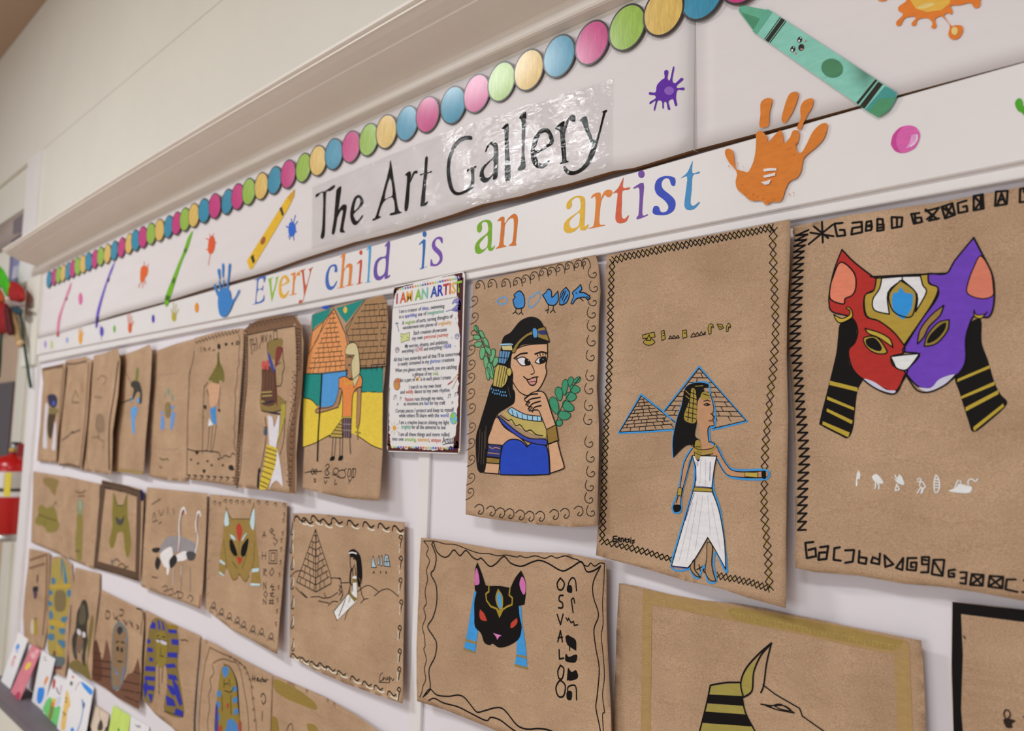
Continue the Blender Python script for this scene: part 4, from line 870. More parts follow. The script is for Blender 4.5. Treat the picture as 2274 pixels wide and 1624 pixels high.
k.l('k', 3.4, "1155,738 1180,815 1200,735;1160,945 1180,860 1195,945;1162,915 1195,910;1170,1005 1172,1075 1205,1070", False); k.build('name_letters', s.ob)
k = s.ink()
k.l('k', 3.2, "1240,508 1250,480 1272,457 1294,480 1302,556;1262,640 1266,622 1280,614 1288,650;1264,632 1276,722;1235,1320 1238,1290 1270,1275 1298,1290 1302,1386"); k.l('k', 2.8, "1222,762 1235,785 1242,765 1260,800 1280,790 1285,820 1312,815;1250,985 1250,1010;1232,1236 1240,1150", False)
k.f('k', "1235,515 1265,520 1266,572 1230,560;1218,912 1235,893 1255,903 1297,935 1300,1014! 1262,990 1232,965;1222,1035 1245,1060 1290,1042 1308,1052 1292,1102 1225,1095 1216,1070;1240,1150 1265,1175 1300,1162 1310,1222 1236,1237;1229,1325 1266,1325 1262,1386 1230,1380"); k.build('black_hieroglyphs', s.ob)

# ---- jackal profile with gold border, bottom right
FN = (1340, 1280, 2.4347)
s = art('brown paper drawing of a jackal profile with gold striped headdress at the bottom', FN, '85,38 170,52 250,72 380,104 500,127 700,147 850,172 985,202 1140,232 1300,267 1500,305 1718,349 1725,420 1735,600 1745,838 '+' '.join('%.1f,%.1f' % ((x-1340)*2.4347, (y-1280)*2.4347) for x, y in (to_px(-.345, -.485, .003), to_px(-.73, -.48, .003)))+' 50,838 60,600 70,300', base=.002, bot=.01, right=.012, left=.004, wav=.0015, seed=6)
k = s.ink()
k.f('A58659', "212,70! 400,106 700,160 1000,214 1300,272 1640,348! 1648,435! 1400,392 1100,322 800,262 500,202 262,155! 255,838 258,1300! 200,1300! 202,838")
k.f('A58659', "1572,430! 1652,360! 1672,838 1690,1400! 1600,1400! 1588,838")
k.f('9A8048', "700,170 1000,222 1300,280 1620,350! 1560,400 1300,352 1000,290 720,235")
rr = random.Random(9)
for i in range(34):                     # greek key strokes in gold pen
    t = i/33; x = 225+t*1400; y = 92+t*285+(12 if t < .2 else 0); a = .2*35
    k.l('AC9452', 1.3, '%f,%f %f,%f %f,%f %f,%f' % (x, y+40, x+2, y+8, x+28, y+14, x+27, y+32), False)
for i in range(26):
    y = 110+i*30
    k.l('AC9452', 1.2, '218,%f 245,%f 245,%f 228,%f' % (y, y+3, y+20, y+18), False)
    if y > 300: k.l('AC9452', 1.3, '%f,%f %f,%f %f,%f %f,%f' % (1590+y*.02, y+140, 1632+y*.02, y+146, 1632+y*.02, y+164, 1605+y*.02, y+160), False)
k.build('gold_border', s.ob)
k = s.ink()
k.f('9C8E48', "896,372 830,450 772,510 746,575 752,655! 802,620! 810,520 852,430;582,592! 740,578! 748,648! 572,640!;560,690! 758,700! 772,748! 550,732!;535,795! 808,812! 822,862! 518,855!;500,930! 850,930! 870,990! 480,990!")
k.f('k', "572,640! 750,648! 760,702! 562,687!;550,732! 772,748! 810,814! 535,793!;518,855! 822,862! 850,932! 500,930!")
k.l('k', 3.6, "757,655 742,580 770,500 840,420 908,362", True); k.l('k', 3.4, "908,362 882,470 866,590 850,630;898,374 850,430 812,520 803,620 757,655;580,590 660,576 742,575;578,590 555,700 520,838 490,960;750,655 768,740 818,838 860,940", True)
k.l('k', 3, "862,588 930,640 1060,715 1075,757 1190,838 1320,930", False); k.l('k', 2.6, "850,692 910,700 960,694 1032,740;900,702 930,720 1032,740;905,712 870,696", True); k.l('k', 2.2, "925,702 950,716 1000,728 1012,722 975,700 925,702")
k.build('jackal_head', s.ob)

# ---- sheet with a thick black painted frame, right edge
s = art('brown paper sheet with a thick black painted frame at the right edge', FX, '2114.6,1336.9 2274,1354.7 '+pxs((-.03, -.137), (-.03, -.50), (-.308, -.50))+' 2117,1624 2112.6,1495', base=.003, wav=.001, seed=8, left=.003)
k = s.ink(FX); k.f('k', '2115,1337.2! 2200,1347 2274,1355! '+pxs((-.032, -.139))+'! '+pxs((-.032, -.17))+'! 2274,1382 2205,1373 2134,1364! 2138,1455 2134,1575 2138,1624 '+pxs((-.29, -.47))+'! '+pxs((-.06, -.47))+'! '+pxs((-.06, -.175))+'! '+pxs((-.032, -.172))+'! '+pxs((-.032, -.498))+'! '+pxs((-.306, -.498))+'! 2117.5,1624 2113.5,1475', False); k.build('painted_frame', s.ob)
k = s.ink(FA2); k.l('2A1C14', 3.4, "1278,1565 1260,1535 1268,1508 1288,1512 1294,1540 1275,1560"); k.f('2A1C14', "1256,1560 1290,1555 1325,1568 1305,1585 1308,1605 1280,1608 1266,1595"); k.l('2A1C14', 3, "1368,1545 1385,1550;1035,1093 1042,1106"); k.build('hieroglyph', s.ob)
# ---- coloured pyramids with a standing king
FP = (650, 600, 2.9525)
s = art('brown paper drawing of orange pyramids over yellow sand and a king with a staff', FP, '125,292 180,268 240,250 340,222 440,200 520,180 592,163 618,205 626,350 612,600 592,800 590,1000 590,1180 580,1350 570,1512 450,1506 350,1496 200,1465 62,1430 75,1150 65,900 85,640 105,460', base=.004, bot=.016, right=.012, top=.006, left=.006, wav=.002, seed=4)
k = s.ink()
k.f('1F857C', "128,295! 256,248! 205,335 125,402!;284,250! 470,193! 350,345! 315,300;75,680! 190,680! 182,860 160,890! 120,850 72,838!;440,648! 592,640! 590,800! 450,800!")
k.f('4E93CE', "193,680! 352,660! 355,700 312,760 272,890! 178,900!")
k.f('DBBE42', "70,840! 110,845 160,890 170,935 300,895 325,800! 590,800! 586,1175! 520,1150 420,1082 330,1070 250,1080 150,1132 68,1162!")
k.f('D9B94A', "330,262 345,238 358,262 345,285"); k.f('2D4FB4', "190,242 235,232 238,246 225,256 200,254")
k.l('k', 1.6, "68,1162 150,1132 250,1080 330,1070;420,1082 520,1150 586,1175;160,890 120,850 72,838;450,800 590,800"); k.l('k', 1.6, "85,680 190,680 352,660;440,648 592,640", False)
k.build('sky_and_sand', s.ob)
k = s.ink(); k.lay = .0006
k.f('D9935C', "270,252! 345,420 372,545! 345,655! 85,680! 100,560 130,400 205,330"); k.l('k', 1.5, "270,252 205,335 130,400 100,560 85,680;270,252 345,420 372,560;205,335 165,450 100,560;270,252 225,330 140,480", False)
bricks(k, 'k', 1.3, '270,252', '88,676', '350,655', 13, 7, seed=4); k.build('orange_pyramid', s.ob)
k = s.ink(); k.lay = .0006
k.f('A07C58', "474,195! 590,167! 618,208! 610,600! 440,640! 430,560 372,470 345,380 370,340"); k.l('k', 1.5, "474,195 345,375 372,480;474,195 400,300 350,420;440,640 610,632", False)
P2 = k
for i in range(11):
    y = 215+i*40; a = max(355, 470-i*22) if i < 6 else 372+(i-6)*16
    k.l('k', 1.4, '%f,%f %f,%f %f,%f' % (a, y+14, (a+612)/2, y+8, 616-i, y+2))
    n = 5
    for j in range(n):
        x = a+(612-a)*(j+.3+.4*(i % 2))/n; k.l('k', 1.3, '%f,%f %f,%f' % (x, y+10, x-2, y+46), False)
k.build('brown_pyramid', s.ob)
k = s.ink(); k.lay = .0009
k.both('A57C5A', 'k', 1.4, "348,552! 400,558! 392,640 388,705 355,705 362,662 345,640"); k.both('A57C5A', 'k', 1.4, "305,768! 326,782! 298,900! 165,938 158,910 265,888"); k.both('A57C5A', 'k', 1.4, "425,772! 450,770! 446,880 440,985 428,1040 418,1010 420,900")
k.both('DB8446', 'k', 1.6, "304,708! 345,698 388,720 438,680! 456,720 450,765! 415,780 392,830 386,962! 325,962! 326,800 300,772!")
k.both('CBBE92', 'k', 1.5, "350,508 375,480 415,484 435,560 437,690 402,772! 390,700 385,610 404,558! 348,552")
k.l('C9A83C', 2.6, "338,712 352,748 398,730"); k.l('k', 1.8, "355,575 368,568 390,572;362,625 378,622;352,655 350,690")
k.f('4E3744', "326,970! 386,970! 381,1102! 330,1098!"); k.both('B59A4E', 'k', 1.4, "322,978! 326,1100! 240,1094! 285,1030"); k.l('k', 1.4, "300,1010 324,1015;285,1030 325,1035;270,1050 325,1056;255,1072 326,1078", False)
k.l('9A8A8C', 1.2, "340,975 338,1095;355,975 353,1098;370,975 368,1098;328,1010 384,1012;328,1050 383,1052", False); k.l('B09A40', 2.4, "318,965 388,965", False)
k.l('k', 1.4, "262,1103 254,1238;282,1103 270,1240;308,1103 306,1238;326,1103 322,1238", False); k.l('k', 1.6, "372,1105 378,1205", False); k.f('k', "252,1225 272,1222 268,1246 242,1248;305,1222 326,1218 322,1244 298,1248")
k.l('k', 3.6, "190,684 178,900 166,1080 160,1250"); k.l('8A7A3A', 3, "426,1045 424,1110;412,1062 442,1068;424,1040 416,1025 432,1020 426,1042", False); k.build('king_figure', s.ob)
k = s.ink(); k.l('k', 1.8, "80,1330 118,1322 190,1320;118,1322 130,1305 142,1322 130,1340 118,1322;142,1322 152,1305 160,1322 150,1338 142,1322;215,1285 230,1272 240,1290 225,1310 240,1335 220,1345 212,1320 228,1300;205,1362 240,1362;262,1340 270,1305 290,1300 300,1320 280,1345 262,1340;300,1320 330,1310 345,1330 340,1360 310,1362 300,1345;270,1330 300,1360;335,1315 352,1300;365,1305 360,1352 375,1352 380,1308 365,1305;390,1305 385,1355 405,1355 412,1305 390,1305;398,1305 395,1355;138,1370 150,1372 140,1388 152,1388;208,1380 212,1400 225,1382;278,1375 275,1405 290,1402;365,1370 374,1385 385,1368;374,1385 368,1400", True, n=3); k.build('hieroglyphs', s.ob)

# ---- pyramid and seated girl
F6 = (600, 1080, 2.985)
s = art('brown paper drawing of a tall brick pyramid and a seated girl in white, scribbled signature', F6, '150,180 300,182 520,202 715,226 722,224 890,240 888,700 882,1100 877,1442 700,1382 500,1310 300,1222 128,1132 130,900 130,600 138,300', base=.003, bot=.012, right=.008, left=.003, wav=.0015, seed=7)
SQ = [(-.9, .3), (-.75, -.35), (-.4, -.45), (.1, .1), (.45, .45), (.95, .15)]
k = s.ink()
hooks(k, 'DAD2C0', 2.4, "210,236 252,246 312,238 376,258 446,250 552,264 656,275 756,285 850,300 170,1140 230,1165 295,1190 350,1200 406,1222 478,1252 566,1290 646,1325 720,1350 812,1392", [(-.3, .0), (.1, .3), (.6, .5), (1, .4)], 36)
hooks(k, 'k', 3, "195,218 245,230 305,216 370,238 440,230 545,246 650,256 750,266 845,282", SQ, 40)
hooks(k, '2A2A20', 2.6, "165,1126 225,1152 290,1178 345,1188 400,1212 470,1240 560,1276 640,1310 715,1336 805,1376", SQ, 32)
hooks(k, 'DAD2C0', 2.2, "152,330 150,420 155,520 152,640 156,780 152,900 155,1060 855,420 855,560 852,690 858,830 846,1000 846,1150 842,1270 840,1400", [(0, -1), (.1, -.2), (0, .6)], 34)
hooks(k, '2A2A20', 2.2, "145,290 140,410 145,520 145,650 148,780 145,910 150,1060", [(.1, -1.2), (.0, -.3), (-.2, .4), (-.1, .8), (.2, .6), (.1, .3)], 42)
hooks(k, '2A2A20', 2.4, "862,360 862,500 860,645 865,790 855,960 855,1115 852,1235 850,1370", [(.1, -.2), (-.2, -.5), (.1, -.9), (.35, -.5), (.1, .3), (-.05, 1.2)], 40)
k.build('scroll_border', s.ob)
k = s.ink()
k.l('k', 1.8, "300,285 175,635 303,702 405,645 400,590 300,285;300,285 303,702", False); bricks(k, 'k', 1.6, '300,285', '175,635', '403,640', 9, 6, ridge='303,702', seed=2); k.build('brick_pyramid', s.ob)
k = s.ink()
k.l('k', 1.6, "132,602 170,566 215,560;400,612 430,608 462,616;470,642 520,640;580,700 620,668 660,660 720,702;690,728 740,690 790,685 850,732;170,672 200,706 240,740;270,736 320,732 350,742 400,736 446,705;358,708 368,735;320,762 390,776;385,792 415,765 450,768;600,776 622,752 650,746;495,886 512,830 560,770;205,700 245,740"); k.build('sand_dunes', s.ob)
k = s.ink(); k.lay = .0006
k.f('DFDAD8', "545,598! 572,594! 576,742! 536,722! 546,660;520,708! 572,762! 442,890! 420,832!"); k.f('7E6A34', "530,702! 572,748! 560,770! 516,714!;545,612! 575,615! 572,640! 546,640!")
k.f('k', "522,432 550,417 578,436 600,482 609,600 590,668 578,640 572,520 566,490 545,470 530,472 526,450;546,545 535,580 532,640 524,640 530,560")
k.l('k', 1.5, "530,470 528,500 532,540 545,548 560,520;545,545 548,600;562,540 568,596;535,640 518,705;595,660 606,720 622,752;535,650 546,660;442,890 420,832 520,708;455,860 500,745;520,770 530,740;545,640 545,700", False); k.l('k', 1.6, "548,480 560,484"); k.l('DFDAD8', 2.4, "522,445 545,440 572,448")
k.l('k', 1.5, "455,608 465,612 470,660 480,720 462,760;455,660 470,665 455,690 472,700 455,720", False); k.l('5E4E34', 2.4, "525,690 520,705;590,610 602,640", False); k.build('seated_girl', s.ob)
k = s.ink(); k.both('A9C3D0', 'k', 1.4, "682,462! 690,500 704,540! 670,538! 676,490"); k.both('A9C3D0', 'k', 1.4, "720,460! 724,480 722,524! 712,520!"); k.both('A9C3D0', 'k', 1.4, "738,456! 744,480 742,530! 732,526!"); k.both('A9C3D0', 'k', 1.6, "762,456! 782,460! 794,534! 754,530!"); k.l('k', 1.4, "768,470 780,525;782,470 764,525;760,500 790,500", False)
k.l('k', 1.3, "680,578 682,568 685,574 688,566 690,578;728,566 731,572 735,566;731,572 730,580;766,578 766,566 772,570 766,572 772,580", False); k.build('pale_hieroglyphs', s.ob)
k = s.ink(); k.l('3A3028', 1.6, "745,1236 728,1255 724,1290 740,1288 752,1268 748,1288 760,1270 768,1288 776,1266 780,1286 792,1262 790,1300 800,1272 812,1290 820,1276;720,1300 790,1304"); k.build('signature', s.ob)

# ---- golden jackal face with column of letters
F5 = (300, 1050, 2.83)
s = art('brown paper drawing of a golden jackal face with pale ears and a column of letters', F5, '470,135 630,150 800,170 955,188 950,400 930,650 910,900 893,1142 750,1062 600,982 440,856 450,600 460,350', base=.003, bot=.012, right=.008, left=.003, wav=.0015, seed=9)
k = s.ink()
hooks(k, 'dk', 1.6, "500,188 532,196 566,178 602,180 640,182 676,186 718,182 775,186 828,190 882,200 936,204", [(-.6, .3), (-.3, -.4), (.3, -.5), (.5, 0), (.1, .9)], 16)
hooks(k, '4A4038', 1.8, "490,842 540,882 590,908 640,935 680,962 738,990 792,1006 852,1036", [(-.7, .6), (-.2, -.4), (.2, -.9), (.5, -.2), (.1, .5), (-.3, .2), (.3, .2), (.7, .9)], 30)
hooks(k, 'faint', 1.4, "475,230 470,330 468,440 465,550 462,660 458,760", [(-.5, .5), (.2, .2), (.1, -.5)], 16)
hooks(k, '5A4636', 1.5, "938,262 932,300 928,380 920,425 918,480 915,560 908,640 902,720 895,800 892,870 885,950", [(.3, -.6), (-.3, -.3), (.2, .3), (-.2, .8)], 18); k.build('looped_border', s.ob)
k = s.ink()
k.f('957A40', "570,215! 590,265 608,292! 660,292 720,292! 732,240 748,188! 752,260 760,400 775,540 792,716! 722,708! 738,610 718,622 716,652 692,686 655,640 640,668 614,672 592,625 572,600! 556,652! 524,640! 530,540 550,420 558,300")
k.l('5E4C20', 1.6, "608,292 720,292;752,430 745,560 735,605;556,420 572,560 574,600;592,625 614,672 640,668 655,640 692,686 716,652;655,430 650,530;570,215 590,265 608,292;748,188 732,240 720,292", True); k.l('5E4C20', 1.8, "700,520 680,580 672,600;640,600 610,560", True); m = k.build('jackal_face', s.ob)
for nm, c, sh_ in (('pale_ear', 'B8CFD6', "575,236 590,320 566,336 560,300"), ('pale_ear', 'B8CFD6', "747,222 752,300 742,362 722,312"), ('red_stripe', 'B23A2C', "652,318 672,360 656,436 640,384 636,345"), ('nose', 'B23A2C', "638,530! 675,534! 656,578"), ('eye', 'k', "595,422 616,436 642,515 622,522 597,480"), ('eye', 'k', "708,412 710,450 692,520 666,522 670,465"), ('brow', 'B8CFD6', "598,388 622,402 632,426 606,412"), ('brow', 'B8CFD6', "703,378 682,398 668,428 676,424")):
    k = s.ink(); k.lay = .0006; k.f(c, sh_); k.build(nm, m)
k = s.ink(); k.lay = .0006; k.f('B8CFD6', "534,543! 566,570! 562,582! 530,562!;528,618! 560,644! 556,652! 528,634!;735,604! 780,600! 776,622! 735,627!;724,694! 786,698! 784,712! 724,710!"); k.build('lappet_stripe', m, None, [650])
k = s.ink()
k.l('dk', 1.6, "800,412 812,370 820,408;804,396 818,394;800,500 798,545;822,500 820,545;798,522 822,522;808,650 808,605 826,612 808,628 826,652;806,735 808,690 822,732 824,688;820,745 808,765 820,785 832,765 820,745;804,830 806,795 822,828 824,792", False)
k.l('dk', 1.7, "845,368 858,350 870,365 850,375 878,395 870,410 895,430 885,450;870,440 880,460;842,490 892,488 890,572 840,570 842,490;855,505 880,505 878,555 852,555 855,505;862,600 845,630 858,650 872,625 862,600;862,700 850,720 872,715 860,740 876,735;845,760 870,755 850,775 875,780;842,805 870,805;840,820 872,822;850,795 850,828;865,795 865,828", False, n=3); k.build('letters', s.ob)

# ---- two wading birds
s = art('brown paper drawing of two grey and white long necked birds', F5, '75,92 250,110 400,125 452,130 446,350 432,600 410,856 300,812 150,762 38,716 55,400', base=.003, bot=.012, right=.006, left=.003, wav=.0015, seed=11)
k = s.ink(); k.f('8F898C', "158,470 200,408 270,398 330,418 378,448 372,505 280,500 200,512 165,505"); k.f('DCD6D6', "160,508 225,465 240,520 262,515 300,495 330,500 325,540 300,555 262,560 235,590 190,596 168,560;200,590 215,600 208,640 198,636")
k.f('2A2624', "252,516 264,556 226,602 214,560 230,530;108,478 155,472 146,500 114,500;138,528 160,560 142,612 124,580"); k.f('4A4648', "322,500 376,502 372,545 335,550"); k.l('DCD6D6', 4, "272,490 278,410 276,330 288,245 308,222 318,256;378,500 394,420 380,330 388,262 404,246 412,270"); k.l('6A5A58', 1.6, "284,400 284,320 296,250 310,240;388,410 390,330 398,270"); k.l('9E2F3A', 2.4, "284,418 274,492;306,245 298,262"); k.l('C8C2C2', 2.2, "240,600 238,700;290,590 288,640"); k.l('8A7A78', 2, "290,650 288,740;345,600 345,750;385,262 378,300"); k.build('birds', s.ob)
k = s.ink(); k.l('4A3A30', 1.8, "105,655 140,662;170,722 195,710 200,740 180,745;205,740 235,730 235,765 212,770;245,765 270,750 270,790;262,745 300,760 290,790 270,785;330,790 345,770 365,790 350,810;105,200 160,165;110,290 118,250 128,288;150,240 165,270 180,235;205,220 205,262;240,225 245,262;110,310 140,300;150,320 165,310"); k.l('8E2A2E', 2.4, "410,770 402,850", False); k.build('lettering', s.ob)

# ---- far end of the second row
FL2 = (0, 800, 4.06)
s = art('brown paper drawing with a thick dark border and a golden jackal', FX, '226,1066 280,1078 310,1086 320,1096 316,1180 311,1293 260,1276 206,1261 214,1180 222,1100', base=.003, bot=.004, right=.006, wav=.001, seed=12)
k = s.ink(FX); k.l('3A2A22', 3, "228,1070 282,1082 312,1092;226,1082 280,1093 306,1102;232,1086 222,1180 214,1252;224,1080 216,1180 209,1258;310,1100 309,1180 303,1282;214,1250 260,1264 304,1277;209,1259 258,1272 309,1289", False); k.f('5A4434', "227,1068! 312,1090! 310,1102! 226,1083!;225,1075! 234,1086! 216,1256! 208,1258!;304,1100! 314,1095! 309,1290! 300,1284!;214,1246! 306,1272! 308,1288! 210,1258!"); k.f('181436', "312,1088 320,1096 318,1112 312,1110"); k.build('dark_border', s.ob)
k = s.ink(FL2); k.f('7E7230', "1022,1195! 1060,1312! 1110,1312! 1148,1198! 1150,1400 1165,1500 1180,1680 1150,1780 1125,1700 1110,1560 1060,1560 1040,1640 1010,1700 985,1640 1012,1500 1010,1380"); k.f('4A4640', "1045,1410 1085,1440 1120,1405 1110,1470 1080,1490 1050,1465"); k.l('4A4020', 1.6, "1022,1195 1060,1312 1110,1312 1148,1198", False); k.f('6E6A62', "1000,1800 1020,1810 1010,1870;1095,1900 1135,1910 1130,1930 1092,1925"); k.build('jackal', s.ob)
k = s.ink(FX); k.l('4A3A2E', 2, "252,1248 258,1242 266,1248;262,1258 270,1252 280,1260;274,1264 285,1258"); k.build('caption', s.ob)
s = art('brown paper drawing of a tall teal and gold figure, behind the dark bordered sheet', FX, '141,1057 222,1075 218,1150 208,1264 170,1248 134,1233 138,1140', base=.002, bot=.004, wav=.001, seed=13)
k = s.ink(FL2); k.f('8C8A68', "705,1265 742,1268 748,1370 742,1400 700,1400 690,1350"); k.f('877A3E', "695,1400 742,1400 745,1500 740,1640 735,1800 690,1790 680,1624 690,1500"); k.l('6A5040', 2, "680,1180 720,1200 770,1180;700,1230 760,1225;680,1720 720,1725"); k.f('8AA090', "715,1270 735,1285 732,1350 715,1340"); k.build('figure', s.ob)
s = art('brown paper drawing of an olive sphinx at the left end of the second row', FX, '74,1047 141,1058 138,1140 134,1232 100,1217 69,1204 72,1120', base=.002, bot=.004, wav=.001, seed=14)
k = s.ink(FL2); k.f('86793A', "345,1330 375,1305 420,1335 480,1320 510,1390 520,1450 535,1480 510,1540 430,1552 395,1500 325,1480 320,1430 345,1390"); k.f('8A7444', "400,1060 520,1080 510,1150 490,1220 440,1150 395,1110"); k.l('6A5C28', 2, "345,1390 420,1420 510,1450;395,1500 410,1440;480,1320 500,1280 510,1300"); k.build('sphinx', s.ob)

# ---- top row, left of the coloured pyramids
F4 = (350, 650, 3.61)
s = art('brown paper drawing of a king in profile inside a wide Greek key border', F4, '692,296 730,262 800,222 880,198 960,185 1095,180 1130,215 1155,262 1168,400 1160,700 1135,1000 1112,1300 1112,1616 870,1586 650,1562 612,1545 640,1250 672,950 700,700 706,400', base=.006, bot=.012, right=.014, left=.008, top=.008, wav=.002, seed=15)
k = s.ink(); k.f('7A5A42', "692,300! 800,224 960,187 1095,182! 1150,262! 960,290 720,335!;700,340! 722,350! 715,600 700,900 660,1300 640,1550! 612,1540! 660,1100 695,700;1100,270! 1150,262! 1160,500 1150,800! 1110,1100 1100,1612! 1060,1600! 1040,1200 1085,950 1110,600")
rr = random.Random(5)
for i in range(26):
    y = 290+i*49; x = 1118-(y-290)*.055 if y > 600 else 1125
    k.l('33241C', 1.5, '%f,%f %f,%f %f,%f %f,%f %f,%f' % (x-18, y, x+22, y+4, x+20, y+34, x-4, y+32, x-4, y+16), False)
    x = 708-(y-290)*.06; k.l('33241C', 1.5, '%f,%f %f,%f %f,%f %f,%f' % (x-12, y+20, x+10, y+24, x+8, y+50, x-8, y+46), False)
for i in range(12):
    x = 735+i*33; y = 268-i*6.5; k.l('33241C', 1.5, '%f,%f %f,%f %f,%f %f,%f' % (x, y+22, x, y-14, x+20, y-18, x+20, y+10), False)
k.l('33241C', 1.6, "720,340 960,292 1105,268;1105,268 1120,500 1110,800 1060,1000 1035,1200 1050,1450 1060,1600;722,350 718,700 690,1000 665,1400 640,1550"); k.build('greek_key_border', s.ob)
k = s.ink(); k.f('A58A66', "880,400 990,370 1000,440 1005,600 995,720 960,750 950,880 945,600 900,470"); k.f('86703E', "880,400 985,365 1000,420 935,540 890,470;830,790 915,790 1020,870 1010,930 920,960 830,945")
k.f('5C3A2C', "840,600 900,590 940,640 950,880 840,890 835,700"); k.f('7A3630', "955,440 1000,445 985,520 945,600 940,560;940,650 950,880 960,890 945,600"); k.f('3E4690', "880,480 900,500 935,610 930,640 900,580"); k.f('C0504A', "835,560 860,550 862,610 838,608;870,550 890,545 888,610 872,615")
k.l('33241C', 1.7, "1000,440 1005,520 1015,600 1000,650 998,700 985,745 950,750;880,400 880,480;955,580 985,560;940,620 950,880;830,945 920,960 1010,930 1025,870"); k.l('8A6A4A', 1.2, "855,640 850,780;880,630 875,780;905,640 900,780;925,660 925,780"); k.l('A8985A', 2.4, "835,800 915,795;840,830 915,825;835,870 860,880"); k.l('2A2430', 3, "840,890 930,870;890,960 980,975"); m = k.build('king_profile', s.ob)
k = s.ink(); k.lay = .0006; k.f('D5D0D6', "882,985! 920,1000 935,1080 965,985! 978,1000 965,1180 950,1245! 895,1225!;960,1260 1000,1500 1000,1560! 960,1510 920,1530 890,1590! 930,1400"); k.f('CDB23E', "875,1215! 960,1250! 940,1400 880,1560 855,1580 815,1560 850,1400 865,1300"); k.f('A89A3C', "990,900! 1025,890! 1020,1000 980,1150 950,1240! 955,1200 985,1050"); k.l('33241C', 1.5, "870,1245 955,1275;865,1280 955,1310;860,1315 950,1345;852,1350 942,1380;845,1390 930,1420;838,1430 915,1460;830,1470 900,1500;822,1510 885,1540;820,1545 870,1565;860,1000 870,1150 830,1400;1020,1010 1010,1180 980,1300;850,1080 880,1085"); k.f('3E5A74', "852,1095 875,1095 872,1140 850,1138"); k.f('2A2420', "805,1420 815,1430 812,1560 795,1550;820,1400 825,1440 810,1440"); k.build('robe', m)
k = s.ink(); k.l('2A2018', 1.8, "742,375 755,470;745,380 765,372 760,420 785,410 770,470;790,360 800,440 790,460;815,450 825,400;830,345 835,400 845,340 850,400;860,340 870,395 880,335;890,400 905,335 915,395;930,310 955,305 960,370 930,375 930,310;750,480 760,495", False); k.build('lettering', s.ob)
s = art('brown paper drawing of a standing figure with wild olive hair inside a zigzag border', F4, '295,365 480,312 660,286 692,290 690,420 672,700 650,1000 630,1300 612,1552 420,1522 218,1495 235,1200 240,900 262,640 285,480', base=.003, bot=.010, right=.004, wav=.002, seed=16)
k = s.ink(); zigzag(k, '3A2C20', 1.7, '305,412 400,384 520,352 650,325', '305,392 400,356 520,318 655,298', 13); zigzag(k, '3A2C20', 1.7, '665,330 640,600 630,800 615,1000 610,1250', '655,340 655,600 618,800 622,1000 622,1270', 8); k.l('3A2C20', 1.9, "295,470 280,560 255,650 250,800 240,1000 238,1200 235,1460;236,1255 300,1270 380,1270 440,1275 490,1285 510,1330 540,1305 580,1320 600,1290 620,1300")
for i in range(8): k.l('2A2018', 2, '%f,%f %f,%f %f,%f' % (235+i*52, 1462+i*3, 262+i*52, 1466+i*3, 240+i*52, 1492+i*3), False)
for x, y in ((268, 1340), (325, 1370), (400, 1352), (490, 1335), (432, 1385), (522, 1385)): k.dot('2A2018', x, y, 9, 9)
k.f('2A2018', "570,1390 600,1385 610,1425 575,1420;360,1420 385,1425 370,1450;300,1275 330,1275 315,1300"); k.build('zigzag_border', s.ob)
k = s.ink(); k.f('70672E', "490,470 500,560 530,630 530,720 500,700 470,772 440,710 408,700 440,640 475,570 478,500"); k.f('C79C7C', "405,760 430,725 500,745 492,840 465,900 425,918 412,840"); k.f('4288C8', "420,935! 466,910! 470,1062! 438,1040"); k.f('D8D8DA', "412,1005! 445,1058! 404,1074!")
k.l('2A2018', 1.6, "375,750 365,920 358,1290;400,720 375,760;395,780 412,830;500,760 490,900 495,950;415,1075 400,1250 380,1265;470,1065 440,1260 420,1275;440,1075 425,1260;345,440 350,470;375,470 370,440 390,470;405,460 420,440 415,465;440,465 460,460;488,480 488,600", True); k.f('2A2018', "480,415 500,415 502,450 482,450;535,408 560,405 550,430;590,405 605,400 600,425;365,910 390,905 385,940;480,940 500,935 498,960"); k.l('2A2018', 2, "630,400 648,390 650,410 632,415 630,400"); k.build('standing_figure', s.ob)
s = art('brown paper drawing with faint blue marks, left of the zigzag bordered sheet', FX, '346,780 390,764 434,752 425,840 418,950 412,1070 370,1066 331,1058 334,950 340,860', base=.002, bot=.006, wav=.002, seed=17)
k = s.ink(FL2); k.f('5F93D2', "1455,505 1475,515 1480,610 1450,620;1545,480 1575,480 1555,615 1535,618;1450,465 1472,468 1470,485 1450,482;1540,415 1568,418 1565,440 1538,436"); k.f('7C9080', "1510,255 1530,265 1525,310 1510,300;1480,330 1492,290 1496,300 1485,340;1550,300 1562,340 1556,375 1545,350"); k.f('84724C', "1490,400 1520,380 1540,420 1530,510 1495,510"); k.l('A98A78', 1.2, "1420,140 1600,115;1385,790 1500,805 1600,800", True); k.l('6A5A34', 2, "1440,885 1470,900 1500,890 1520,900;1435,960 1460,970"); k.build('faint_figure', s.ob)
s = art('brown paper drawing with a dark bird headed figure over a blue strip', FX, '268,790 300,779 332,765 338,780 332,880 322,1000 319,1051 285,1050 250,1043 255,960 264,870', base=.004, bot=.006, right=.012, wav=.002, seed=18)
